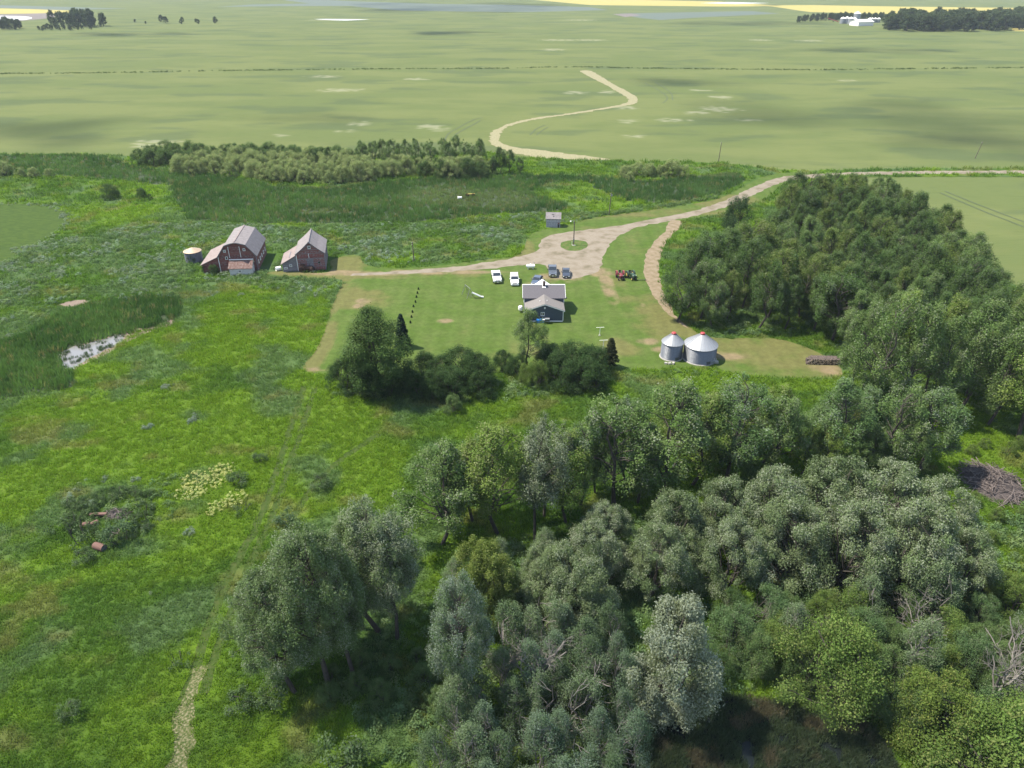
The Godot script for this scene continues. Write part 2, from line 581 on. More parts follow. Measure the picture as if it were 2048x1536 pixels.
func land():
	field("bright", [[-42.9, -86.87, 22.4, 14.3, 1], [-30.15, -96.55, 9.67, 8.98, 1], [-57.78, -121.31, 19.1, 10.5, 1], [19.77, -107.87, 10.5, 3.52, 1], [-42.62, -137.51, 6.33, 15.4, 1], [-57.08, -93.63, 15.8, 11.5, 1], [32.7, -107, 21.7, 3.47, 1], [28.06, -226.25, 14.3, 12.9, 1], [-114.5, -207.31, 17.8, 7.54, 1], [57.89, -65.67, 3.71, 10.6, 1], [72.97, -89.49, 6.1, 8.05, 1], [-26.31, -79.64, 10.5, 9.13, 1]], 1.0)
	field("weedy", [[-95.74, -167.44, 39.6, 21.3, 1], [-53.69, -154.31, 12.7, 3.69, 1], [-101.71, -137.51, 12.7, 15.4, 1], [-78.7, -142.77, 15.2, 10.9, 1], [-30.32, -186.65, 40.6, 9.26, 1], [-55.25, -74.23, 5.36, 6.21, 1], [-42.72, -54.71, 8.28, 4.2, 1], [-56.33, -182.52, 39.9, 12.2, 1], [-37.49, -154.31, 2.31, 18.6, 1]], 1.0)
	field("dry", [[-36.73, -121.31, 2.1, 12.7, 1], [-38.98, -140.1, 2.36, 10.6, 1], [49.62, -116.23, 11.1, 7.88, 1], [39.79, -121.31, 8.61, 4.62, 1], [31.93, -130.17, 6.06, 7.04, 1], [28.92, -142.77, 5.43, 8.15, 1], [23.65, -148.36, 3.37, 11.6, 1], [20.39, -119.24, 3.78, 4.09, 1], [14.08, -182.52, 7.97, 4.05, 1], [40.83, -207.31, 22.2, 5.02, 1], [-26.35, -157.43, 23.5, 2.53, 1], [-50.28, -159.03, 10.7, 2.58, 1], [3.33, -174.71, 2.56, 9.43, 1], [61.76, -220.54, 12.5, 6.7, 1], [-40.27, -162.31, 4.82, 8.35, 1], [-33.05, -142.77, 6.53, 5.43, 1], [-60.53, -178.55, 5.22, 3.12, 1]], 0.5)
	field("bare", [[-31.86, -142.23, 1.73, 1.35, 1], [-32.67, -139.58, 1.07, 1.05, 1], [-13.69, -132.07, 1.43, 0.955, 1], [-35.87, -158.07, 14.2, 0.955, 1], [-19.48, -159.36, 14.2, 1.3, 1], [21.75, -151.29, 1.37, 8.94, 1], [22.19, -145.52, 1.1, 5.03, 1], [28.89, -119.24, 2.07, 1.23, 1], [26.17, -122.79, 1.74, 1.28, 1], [10.6, -155.55, 4.66, 2.8, 1], [4.1, -151.29, 2.28, 1.49, 1], [27.95, -140.1, 0.53, 0.785, 1], [57.04, -111.47, 3.58, 1.84, 1], [-43.17, -159.03, 7.12, 1.29, 1], [21.46, -159.03, 3.09, 2.58, 1], [-30.72, -115.25, 1.29, 0.585, 1], [-34.52, -111.84, 1.79, 0.74, 1], [36.8, -116.82, 5.58, 1.59, 1]], 0.25)
	field("reed_light", [[-21.27, -225.08, 11.1, 9.26, 1], [-14.35, -215.08, 4.58, 4.28, 1], [-3.74, -220.54, 9.35, 10.1, 1], [-43.35, -215.08, 3.05, 2.67, 1], [-56.8, -207.31, 5.91, 3.01, 1], [-64.98, -235.29, 9.89, 3.12, 1], [69.29, -251.84, 8.75, 4.22, 1]], 1.0)
	P.heap = Vector2(Vector3(-51.77, 0, -72.01).x, Vector3(-51.77, 0, -72.01).z)
	P.rubble = Vector2(Vector3(-51.01, 0, -68.56).x, Vector3(-51.01, 0, -68.56).z)
	P.pile = Vector2(Vector3(67.07, 0, -78.74).x, Vector3(67.07, 0, -78.74).z)
	field("alkali", [[-102.83, -455.8, 12, 6.14, 1], [-37.59, -341.07, 5.73, 4.82, 1], [-33.62, -335.14, 3.61, 4.67, 1], [107.36, -388.56, 8.77, 7.64, 1], [36.9, -445.76, 5.85, 5.9, 1], [56.39, -449.73, 5.91, 6, 1], [-71.04, -348.45, 5.14, 3.76, 1], [49.2, -807.15, 17.4, 9.03, 1], [79.94, -807.15, 15.4, 9.03, 1], [36.55, -706.39, 9.02, 9.35, 1], [254.18, -807.15, 10.2, 9.03, 1], [303.26, -801.17, 13.2, 8.91, 1], [-148.48, -306.09, 8.32, 4.96, 1], [-149.6, -299.28, 4.89, 3.81, 1], [-125.97, -518.15, 10.1, 5.2, 1], [-63.85, -505.44, 7.24, 4.97, 1], [117.5, -428.69, 5.65, 5.49, 1], [112.4, -455.8, 4.78, 4.1, 1], [113.83, -357.42, 4.31, 2.62, 1], [-74.42, -330.53, 4.46, 2.28, 1], [75.57, -357.42, 7.18, 3.94, 1], [56.35, -393.19, 6.26, 4.69, 1], [54.88, -354.81, 4.27, 3.88, 1], [219.45, -498.09, 6.5, 3.62, 1], [53.16, -319.49, 3.46, 3.22, 1], [-100.88, -321.64, 4.35, 2.17, 1], [97.57, -1144.46, 21.5, 11.8, 1], [-261.15, -1144.46, 28.7, 11.8, 1], [93.39, -378.13, 5.04, 4.37, 1]], 1.5)
	var streak := grain(41, 512, 0.012, [Color(0.7, 0.75, 0.68), Color(0.96, 0.97, 0.96), Color(1, 1, 1), Color(0.84, 0.87, 0.82)], Vector2(0.6, 7.0), 5)
	var fine := grain(42, 512, 0.05, [Color(0.62, 0.64, 0.6), Color(0.9, 0.92, 0.9), Color(1, 1, 1)], Vector2.ONE, 5)
	var pebble := grain(43, 512, 0.06, [Color(0.66, 0.65, 0.64), Color(0.9, 0.9, 0.9), Color(1, 1, 1)], Vector2(1.6, 1.6), 6)

	# the prairie to the horizon, the sown fields on it
	var base := flat(lin(0.12, 0.16, 0.055), 0.95, 0.0, 0.2)
	sheet("ground", PackedVector2Array([Vector2(-7000, 800), Vector2(7000, 800), Vector2(7000, -8000), Vector2(-7000, -8000)]), -0.12, base)
	var ca := Rect2(-1300, -2150, 2600, 2120)
	sheet("crop_field", PackedVector2Array([ca.position, ca.position + Vector2(ca.size.x, 0), ca.end, ca.position + Vector2(0, ca.size.y)]), -0.08, mapped(painted(1024, 1024, ca, crop_col), streak), ca, 46.0)
	var canola := surfaced(grain(44, 256, 0.02, [Color(0.34, 0.29, 0.06), Color(0.42, 0.36, 0.09)], Vector2(1, 3)), 80.0, 0.95, 0.0, true)
	for p in [PackedVector2Array([Vector2(7.69, -2072.04), Vector2(159.89, -1650.41), Vector2(408.85, -1581.1), Vector2(544.06, -1603.56), Vector2(473.74, -1837.8), Vector2(330.03, -1931.5), Vector2(225.48, -2072.04)]), PackedVector2Array([Vector2(480.99, -1626.66), Vector2(512.04, -1581.1), Vector2(509.05, -1369.33), Vector2(606.94, -1320.86), Vector2(835.14, -1290.37), Vector2(977.99, -1517.27), Vector2(762.66, -1581.1), Vector2(610.85, -1650.41)]), PackedVector2Array([Vector2(701.97, -1121.31), Vector2(735.73, -1121.31), Vector2(610.12, -923.7), Vector2(588.07, -931.57)]), PackedVector2Array([Vector2(-985.55, -1517.27), Vector2(-886.69, -1477.44), Vector2(-747.19, -1403.6), Vector2(-745.81, -1336.64), Vector2(-851.15, -1305.44)])]:
		sheet("canola_field", jagged(p, 60.0, 4.0, 3), -0.05, canola)
	var blue := surfaced(grain(45, 256, 0.02, [Color(0.075, 0.11, 0.085), Color(0.1, 0.13, 0.1)], Vector2(1, 3)), 120.0, 0.95, 0.0, true)  # dark blue-green sheets paint far cloud shadow onto the fields
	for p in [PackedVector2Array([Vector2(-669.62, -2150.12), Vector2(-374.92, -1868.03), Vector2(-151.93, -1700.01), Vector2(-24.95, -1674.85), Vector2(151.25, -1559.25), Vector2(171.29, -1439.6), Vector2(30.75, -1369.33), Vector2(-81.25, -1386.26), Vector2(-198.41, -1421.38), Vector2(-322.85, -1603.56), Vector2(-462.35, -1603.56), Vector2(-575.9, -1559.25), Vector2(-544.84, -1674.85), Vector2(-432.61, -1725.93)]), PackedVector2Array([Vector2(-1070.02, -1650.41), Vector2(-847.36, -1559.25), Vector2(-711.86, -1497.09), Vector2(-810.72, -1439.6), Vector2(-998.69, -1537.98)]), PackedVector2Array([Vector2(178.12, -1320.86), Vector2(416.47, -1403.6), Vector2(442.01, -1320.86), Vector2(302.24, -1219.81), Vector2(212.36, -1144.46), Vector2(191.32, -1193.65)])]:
		sheet("painted_shade_field", jagged(p, 60.0, 5.0, 4), -0.045, blue)
	var fallow := surfaced(grain(46, 256, 0.02, [Color(0.13, 0.11, 0.1), Color(0.19, 0.16, 0.15)], Vector2(1, 3)), 90.0, 0.95, 0.0, true)
	for p in [PackedVector2Array([Vector2(-841.59, -1290.37), Vector2(-766.67, -1336.64), Vector2(-704.83, -1261.22), Vector2(-690.82, -1180.97), Vector2(-692.13, -1121.31), Vector2(-734.33, -1121.31)]), PackedVector2Array([Vector2(163.87, -1305.44), Vector2(194.62, -1320.86), Vector2(201.83, -1261.22), Vector2(172.49, -1219.81)])]:
		sheet("fallow_field", jagged(p, 30.0, 3.0, 5), -0.04, fallow)
	M.alkali = surfaced(grain(47, 128, 0.03, [Color(0.5, 0.5, 0.5), Color(0.68, 0.68, 0.7)]), 60.0, 0.35, 0.0, true)
	for p in [PackedVector2Array([Vector2(-823.09, -1261.22), Vector2(-767.36, -1247.11), Vector2(-725, -1206.59), Vector2(-701.66, -1144.46), Vector2(-749.01, -1144.46)]), PackedVector2Array([Vector2(-289.91, -1168.55), Vector2(-244.52, -1168.55), Vector2(-205.81, -1156.38), Vector2(-237.25, -1132.77)]), PackedVector2Array([Vector2(408.73, -1752.62), Vector2(488.76, -1808.52), Vector2(560.91, -1752.62), Vector2(470.56, -1700.01)])]:
		sheet("alkali_lake", jagged(p, 20.0, 2.0, 6), -0.035, M.alkali)
	# grassed waterway winding through the crop, straw coloured
	var straw := surfaced(grain(48, 256, 0.04, [Color(0.15, 0.16, 0.07), Color(0.26, 0.24, 0.13), Color(0.36, 0.32, 0.2)], Vector2(1, 1), 5), 9.0, 0.95, 0.0, true)
	keep("waterway", jagged(PackedVector2Array([Vector2(47.59, -548.33), Vector2(57.18, -548.33), Vector2(64.09, -488.59), Vector2(69.69, -445.76), Vector2(71.18, -425.05), Vector2(66.39, -404.41), Vector2(56.56, -394.76), Vector2(39.41, -379.59), Vector2(20.99, -365.45), Vector2(8.55, -354.81), Vector2(-0.91, -339.87), Vector2(-4.37, -323.83), Vector2(-3.75, -307.08), Vector2(1.22, -298.33), Vector2(13.15, -291.83), Vector2(26.44, -283.83), Vector2(39, -275.39), Vector2(27.49, -273.76), Vector2(14.42, -276.22), Vector2(3.1, -282.97), Vector2(-3.79, -291.83), Vector2(-9.48, -303.14), Vector2(-10.74, -317.36), Vector2(-8.74, -332.82), Vector2(-2.1, -348.45), Vector2(8.73, -362.74), Vector2(23.91, -373.81), Vector2(43, -390.09), Vector2(57.82, -404.41), Vector2(63.47, -417.96), Vector2(62.49, -439.93), Vector2(56.96, -481.69), Vector2(52.06, -513)]), 1.6, 1.6, 8))
	sheet("grassed_waterway", Geometry2D.offset_polygon(P.waterway, -0.9)[0], -0.03, straw)
	# the near pasture, patchy with weeds
	keep("meadow", jagged(PackedVector2Array([Vector2(-247.63, -281.25), Vector2(-187.43, -283.83), Vector2(-145.42, -281.25), Vector2(-113.44, -272.95), Vector2(-61.5, -276.22), Vector2(-12.58, -287.34), Vector2(3.07, -279.56), Vector2(38.79, -273.76), Vector2(57.47, -272.95), Vector2(77.32, -269.74), Vector2(90.32, -263.53), Vector2(103.05, -258.3), Vector2(140.24, -261.27), Vector2(211.99, -260.52), Vector2(204.79, -250.44), Vector2(127.55, -249.06), Vector2(114.93, -243.65), Vector2(105.43, -220.54), Vector2(119.96, -200.01), Vector2(114.1, -154.31), Vector2(120.53, -132.55), Vector2(114.79, -101.17), Vector2(56.09, -30.98), Vector2(29.67, -13.92), Vector2(-31.13, -13.92), Vector2(-66.2, -30.98), Vector2(-135.48, -101.17), Vector2(-212.84, -209.85)]), 2.0, 1.2, 9))
	var ma: Rect2 = P.box_meadow
	var turf := mapped(painted(720, 560, ma, meadow_col), fine)
	turf.albedo_color = lin(0.7, 0.72, 0.7)
	sheet("meadow", P.meadow, 0.0, turf, ma, 9.0)
	# the mown yard
	keep("lawn", jagged(PackedVector2Array([Vector2(-36.32, -110.73), Vector2(-36.91, -119.65), Vector2(-37.72, -132.55), Vector2(-38.73, -144.97), Vector2(-39.58, -154.31), Vector2(-47.05, -155.55), Vector2(-56.74, -156.8), Vector2(-58.39, -158.39), Vector2(-55.77, -160), Vector2(-43.88, -159.03), Vector2(-44.62, -166.74), Vector2(-41.97, -170.65), Vector2(-38.45, -170.65), Vector2(-35.14, -163.99), Vector2(-26.96, -161.98), Vector2(-17.48, -163.65), Vector2(-7.9, -167.09), Vector2(0.75, -170.29), Vector2(3.1, -176.61), Vector2(4.59, -186.23), Vector2(9.14, -191.81), Vector2(14.01, -194.48), Vector2(22.52, -201.44), Vector2(33.29, -206.31), Vector2(44.43, -210.88), Vector2(56.23, -216.69), Vector2(65.45, -222.79), Vector2(77.39, -237.18), Vector2(88.11, -250.44), Vector2(100.27, -255.39), Vector2(99.34, -247.69), Vector2(89.02, -237.18), Vector2(79.26, -221.66), Vector2(68.87, -212.44), Vector2(57.75, -203.85), Vector2(49.65, -200.01), Vector2(43.43, -190.06), Vector2(37.84, -180.12), Vector2(33.99, -170.29), Vector2(31.7, -160), Vector2(31.13, -149.52), Vector2(32.48, -138.54), Vector2(34.95, -132.07), Vector2(37.05, -126.06), Vector2(40.55, -124.3), Vector2(50.3, -124.3), Vector2(55.1, -121.31), Vector2(57.73, -117.62), Vector2(59.24, -112.96), Vector2(57.29, -108.93), Vector2(47.18, -108.75), Vector2(38.01, -110.73), Vector2(36.69, -112.58), Vector2(25.71, -111.84), Vector2(20.32, -111.84), Vector2(15.88, -112.4), Vector2(-2.14, -110.55), Vector2(-18.11, -110.01)]), 1.2, 0.35, 10))
	var la: Rect2 = P.box_lawn
	sheet("lawn", P.lawn, 0.012, mapped(painted(960, 860, la, lawn_col), fine), la, 5.0)
	# gravel drive and turning circle
	var gravel := mapped(grain(49, 512, 0.012, [Color(0.15, 0.135, 0.085), Color(0.25, 0.215, 0.165), Color(0.31, 0.27, 0.22), Color(0.26, 0.225, 0.17)], Vector2.ONE, 5), pebble)
	keep("drive", jagged(PackedVector2Array([Vector2(230.02, -260.52), Vector2(183.21, -258.3), Vector2(147.42, -257.57), Vector2(119.75, -255.39), Vector2(100.79, -251.84), Vector2(91.75, -247.69), Vector2(83.14, -239.73), Vector2(73.35, -228.6), Vector2(64.32, -218.33), Vector2(52.77, -207.82), Vector2(41.29, -201.44), Vector2(29.57, -194.48), Vector2(17.32, -190.06), Vector2(10.27, -186.23), Vector2(7.65, -180.91), Vector2(6.41, -174.71), Vector2(2, -169.93), Vector2(-4.8, -166.4), Vector2(-11.41, -163.65), Vector2(-20.88, -161.32), Vector2(-30.76, -159.36), Vector2(-38.23, -158.07), Vector2(-38.04, -157.12), Vector2(-28.75, -157.75), Vector2(-18.26, -159.03), Vector2(-7.67, -160.99), Vector2(1.94, -163.65), Vector2(6.82, -164.33), Vector2(8.55, -161.98), Vector2(9.5, -156.8), Vector2(12.27, -154.31), Vector2(14.91, -155.55), Vector2(18.38, -157.75), Vector2(21.12, -161.32), Vector2(22.75, -169.57), Vector2(24.61, -177), Vector2(28.86, -185.81), Vector2(34.97, -193.13), Vector2(44.36, -198.6), Vector2(56.01, -205.82), Vector2(66.86, -215.08), Vector2(77.66, -226.83), Vector2(87.76, -238.45), Vector2(96.68, -244.98), Vector2(118, -251.14), Vector2(145.25, -253.25), Vector2(180.51, -253.96), Vector2(225.48, -254.68)]), 1.2, 0.9, 11))
	sheet("gravel_drive", P.drive, 0.02, gravel, Rect2(0, 0, 26, 26), 3.0)
	keep("island", jagged(PackedVector2Array([Vector2(12.48, -177.77), Vector2(13.45, -180.91), Vector2(16.47, -182.52), Vector2(19.29, -181.31), Vector2(19.96, -178.55), Vector2(18.51, -175.47), Vector2(16.09, -173.96), Vector2(13.6, -175.09)]), 0.8, 0.5, 12))
	sheet("grass_island", P.island, 0.03, mapped(grain(50, 256, 0.03, [Color(0.06, 0.12, 0.025), Color(0.1, 0.15, 0.04), Color(0.17, 0.15, 0.07)]), fine), Rect2(0, 0, 12, 12), 5.0)
	# worn track along the grove
	keep("track", jagged(PackedVector2Array([Vector2(45.25, -199.54), Vector2(48.5, -198.6), Vector2(46.44, -192.69), Vector2(41.45, -182.52), Vector2(37.51, -171.01), Vector2(34.86, -159.03), Vector2(33.78, -145.52), Vector2(34.01, -134.5), Vector2(35.27, -128.78), Vector2(33.41, -132.55), Vector2(31.82, -139.58), Vector2(31.04, -148.94), Vector2(31.31, -159.03), Vector2(33.49, -170.29), Vector2(37.45, -180.91), Vector2(42.06, -190.06)]), 1.0, 0.5, 13))
	sheet("dirt_track", P.track, 0.024, mapped(grain(51, 256, 0.02, [Color(0.2, 0.165, 0.095), Color(0.28, 0.225, 0.155), Color(0.34, 0.275, 0.205)], Vector2.ONE, 5), pebble), Rect2(0, 0, 9, 9), 3.0)
	# grass wheel tracks down the pasture, and the pale mown strip at their end
	var worn := mapped(grain(52, 256, 0.03, [Color(0.04, 0.075, 0.016), Color(0.06, 0.095, 0.022), Color(0.085, 0.105, 0.035)]), fine)
	var k := 0
	for line in [PackedVector2Array([Vector2(-35.87, -105.79), Vector2(-34.99, -96.55), Vector2(-33.97, -84.36), Vector2(-33.39, -77.41), Vector2(-32.91, -72.21), Vector2(-32.98, -67.46), Vector2(-33.4, -63.11), Vector2(-33.44, -59.11), Vector2(-33.28, -55.77), Vector2(-32.9, -51.35), Vector2(-32.51, -47.63), Vector2(-32.33, -44.76)]), PackedVector2Array([Vector2(-33.85, -105.28), Vector2(-33, -95.07), Vector2(-32.36, -84.36), Vector2(-31.87, -77.41), Vector2(-31.46, -72.21), Vector2(-31.44, -66.56), Vector2(-31.66, -61.47), Vector2(-31.41, -56.86), Vector2(-31.18, -52.66), Vector2(-30.97, -48.83), Vector2(-30.68, -45.32)]), PackedVector2Array([Vector2(-20.41, -91.11), Vector2(-24.09, -86.24), Vector2(-27.01, -79.64), Vector2(-28.43, -74.23), Vector2(-29.2, -67.46)])]:
		keep("wheel%d" % k, strip(smooth(line, 1.0, 0.4), 1.05))
		sheet("wheel_track", P["wheel%d" % k], 0.006, worn, Rect2(0, 0, 6, 6), 4.0)
		k += 1
	keep("stubble", jagged(PackedVector2Array([Vector2(-31.38, -48.83), Vector2(-31.01, -46.46), Vector2(-30.64, -43.67), Vector2(-29.82, -40.56), Vector2(-28.18, -35.02), Vector2(-30.34, -35.02), Vector2(-31.37, -39.58), Vector2(-32.16, -43.13), Vector2(-32.61, -46.46), Vector2(-32.31, -48.83)]), 0.4, 0.8, 14))
	sheet("stubble_path", P.stubble, 0.008, mapped(grain(53, 256, 0.05, [Color(0.05, 0.09, 0.025), Color(0.09, 0.12, 0.04), Color(0.2, 0.19, 0.1), Color(0.42, 0.4, 0.28)], Vector2.ONE, 5), pebble), Rect2(0, 0, 4, 4), 2.0)
	# wet ground
	var mud := surfaced(grain(54, 256, 0.03, [Color(0.02, 0.04, 0.015), Color(0.04, 0.065, 0.02)]), 6.0, 0.95, 0.0, true)
	keep("marsh", jagged(PackedVector2Array([Vector2(-113.51, -241.03), Vector2(-92.71, -244.32), Vector2(-77.06, -237.18), Vector2(-53.81, -237.18), Vector2(-29.87, -246.33), Vector2(-4.15, -248.37), Vector2(6.3, -251.84), Vector2(35.44, -247.01), Vector2(46.92, -243.65), Vector2(63.73, -250.44), Vector2(78.43, -253.25), Vector2(78.21, -243.65), Vector2(68.19, -229.79), Vector2(57.33, -221.66), Vector2(44.03, -217.24), Vector2(33.84, -221.66), Vector2(28.7, -232.21), Vector2(24.7, -242.33), Vector2(14.55, -242.33), Vector2(6.46, -229.79), Vector2(10.34, -221.66), Vector2(17.63, -214.02), Vector2(12.75, -207.82), Vector2(5.31, -206.81), Vector2(-9.37, -204.83), Vector2(-20.66, -200.01), Vector2(-45.94, -197.21), Vector2(-65.79, -197.21), Vector2(-86.15, -198.6), Vector2(-95.46, -204.83), Vector2(-104.5, -220.54)]), 2.0, 2.2, 15))
	keep("marsh_west", jagged(PackedVector2Array([Vector2(-222.83, -276.22), Vector2(-174.82, -282.11), Vector2(-158.49, -280.4), Vector2(-140.18, -266.61), Vector2(-121.47, -256.12), Vector2(-105.44, -251.14), Vector2(-92.93, -244.98), Vector2(-100.31, -237.18), Vector2(-115.79, -238.45), Vector2(-141.77, -247.01), Vector2(-160.9, -250.44), Vector2(-204.44, -250.44)]), 2.0, 1.8, 16))
	keep("cattails", jagged(PackedVector2Array([Vector2(-95.4, -126.06), Vector2(-94.05, -137), Vector2(-86.05, -142.23), Vector2(-76.02, -144.14), Vector2(-70.89, -140.1), Vector2(-69.69, -132.55), Vector2(-74.52, -126.96), Vector2(-76.63, -124.74), Vector2(-81.5, -121.31), Vector2(-84.48, -118.02), Vector2(-79.28, -111.47), Vector2(-75.38, -106.13), Vector2(-81.75, -103.44), Vector2(-92.93, -101.17), Vector2(-102.47, -115.25)]), 1.2, 1.2, 17))
	for q in ["marsh", "marsh_west", "cattails"]:
		sheet("marsh", P[q], 0.004, mud)
	keep("pond", jagged(PackedVector2Array([Vector2(-84.71, -117.42), Vector2(-83.16, -120.47), Vector2(-79.89, -123.43), Vector2(-77.05, -125.62), Vector2(-75.03, -122.79), Vector2(-76.11, -120.06), Vector2(-77.61, -117.02), Vector2(-78.76, -113.91), Vector2(-79.16, -110.92)]), 1.0, 0.9, 18))
	var shore := surfaced(grain(55, 128, 0.05, [Color(0.14, 0.1, 0.075), Color(0.26, 0.2, 0.16)]), 4.0, 0.9, 0.0, true)
	keep("shore", jagged(PackedVector2Array([Vector2(-84.76, -116.82), Vector2(-83.38, -120.89), Vector2(-80.11, -123.87), Vector2(-77.29, -126.96), Vector2(-72.95, -129.71), Vector2(-69.59, -132.55), Vector2(-68.3, -130.64), Vector2(-71.74, -126.96), Vector2(-73.88, -123.43), Vector2(-74.6, -120.47), Vector2(-76.55, -116.03), Vector2(-78.17, -112.77), Vector2(-78.46, -109.29)]), 1.0, 0.7, 19))
	sheet("mud_shore", P.shore, 0.007, shore)
	sheet("pond", P.pond, 0.011, flat(lin(0.17, 0.168, 0.17), 0.1, 0.0, 0.9))
	keep("slough", jagged(PackedVector2Array([Vector2(12.81, -43.13), Vector2(18.48, -44.76), Vector2(24.46, -45.04), Vector2(29.76, -43.4), Vector2(33.54, -42.08), Vector2(34.78, -38.62), Vector2(32.37, -32.54), Vector2(9.01, -32.54), Vector2(10.26, -38.62)]), 1.0, 0.8, 20))
	sheet("slough", P.slough, 0.009, flat(lin(0.01, 0.014, 0.014), 0.25, 0.0, 0.25))
	keep("soil", jagged(PackedVector2Array([Vector2(-97.05, -139.58), Vector2(-95.8, -142.23), Vector2(-92.62, -142.77), Vector2(-91.35, -141.16), Vector2(-94.1, -139.06)]), 0.8, 0.6, 21))
	sheet("bare_soil", P.soil, 0.006, shore)
	# the cut field at the far left, with its pale headland
	keep("hayfield", jagged(PackedVector2Array([Vector2(-187.64, -216.15), Vector2(-150.85, -216.15), Vector2(-141.37, -212.96), Vector2(-132.82, -207.82), Vector2(-127.93, -200.96), Vector2(-125.38, -193.13), Vector2(-124.09, -182.52), Vector2(-124.02, -169.21), Vector2(-127.49, -157.43), Vector2(-143.92, -142.77)]), 1.5, 0.4, 22))
	sheet("hay_field", P.hayfield, 0.006, mapped(grain(56, 256, 0.02, [Color(0.04, 0.08, 0.018), Color(0.075, 0.12, 0.025), Color(0.05, 0.09, 0.02), Color(0.085, 0.125, 0.03)], Vector2(2, 5), 5), fine), Rect2(0, 0, 40, 40), 3.0)
	# dark tyre lines in the crop
	var dark := surfaced(grain(57, 64, 0.05, [Color(0.05, 0.075, 0.03), Color(0.075, 0.1, 0.04)]), 6.0, 0.95, 0.0, true)
	for line in [PackedVector2Array([Vector2(-28.28, -311.12), Vector2(-28, -323.83), Vector2(-24.75, -337.49), Vector2(-17.82, -360.06), Vector2(-14.35, -364.09)]), PackedVector2Array([Vector2(-25.74, -311.12), Vector2(-24.5, -323.83), Vector2(-20.27, -338.68), Vector2(-14.83, -357.42)]), PackedVector2Array([Vector2(138.01, -229.19), Vector2(139.86, -212.44), Vector2(143.49, -191.81), Vector2(148.02, -171.01)]), PackedVector2Array([Vector2(140.57, -230.99), Vector2(143.03, -214.02), Vector2(146.57, -194.48), Vector2(150.13, -173.96)]), PackedVector2Array([Vector2(7.83, -321.64), Vector2(10.83, -335.14), Vector2(15.27, -344.72)]), PackedVector2Array([Vector2(10.87, -321.64), Vector2(12.92, -330.53), Vector2(16.45, -339.87)]), PackedVector2Array([Vector2(84.44, -486.27), Vector2(87.75, -451.73), Vector2(87.16, -425.05), Vector2(81.18, -407.72)]), PackedVector2Array([Vector2(91.6, -490.93), Vector2(92.92, -447.73), Vector2(88.58, -417.96)])]:
		sheet("tyre_line", strip(smooth(line, 4.0, 0.3), 0.6), -0.02, dark)


# ---------- buildings

func gable_roof(called: String, parent: Node, m: Material, x0: float, x1: float, z0: float, z1: float, eave: float, ridge: float, along_z: bool, over := 0.3, thick := 0.12) -> MeshInstance3D:
	var s := Shape.new()
	var mid := (x0 + x1) / 2 if along_z else (z0 + z1) / 2
	var half := (x1 - x0) / 2 if along_z else (z1 - z0) / 2
	var drop := (ridge - eave) / half * over
	for d in [-1.0, 1.0]:
		var a: Array
		if along_z:
			a = [Vector3(mid, ridge, z0 - over), Vector3(mid, ridge, z1 + over), Vector3(mid + d * (half + over), eave - drop, z1 + over), Vector3(mid + d * (half + over), eave - drop, z0 - over)]
		else:
			a = [Vector3(x0 - over, ridge, mid), Vector3(x1 + over, ridge, mid), Vector3(x1 + over, eave - drop, mid + d * (half + over)), Vector3(x0 - over, eave - drop, mid + d * (half + over))]
		s.slab(a, Vector3(0, thick, 0))
	return part(called, s, m, parent)


func window_on(parent: Node, at: Vector3, w: float, h: float, turn := 0.0, bars := true, fr: Material = null):
	# frame with a recessed pane, facing +z before the turn
	var b := Basis(Vector3.UP, turn)
	var t := 0.09
	var s := Shape.new()
	for q in [[Vector3(0, h / 2, 0), Vector3(w + t, t, 0.08)], [Vector3(0, -h / 2, 0), Vector3(w + t, t, 0.1)], [Vector3(-w / 2, 0, 0), Vector3(t, h - t, 0.08)], [Vector3(w / 2, 0, 0), Vector3(t, h - t, 0.08)]]:
		s.box(at + b * (q[0] + Vector3(0, 0, 0.04)), q[1], b)
	if bars:
		s.box(at + b * Vector3(0, 0, 0.035), Vector3(0.05, h - t, 0.05), b)
	var f := part("window", s, fr if fr else M.trim, parent)
	boxed("pane", M.glass, f, at + b * Vector3(0, 0, 0.012), Vector3(w - 0.02, h - 0.02, 0.02), b)


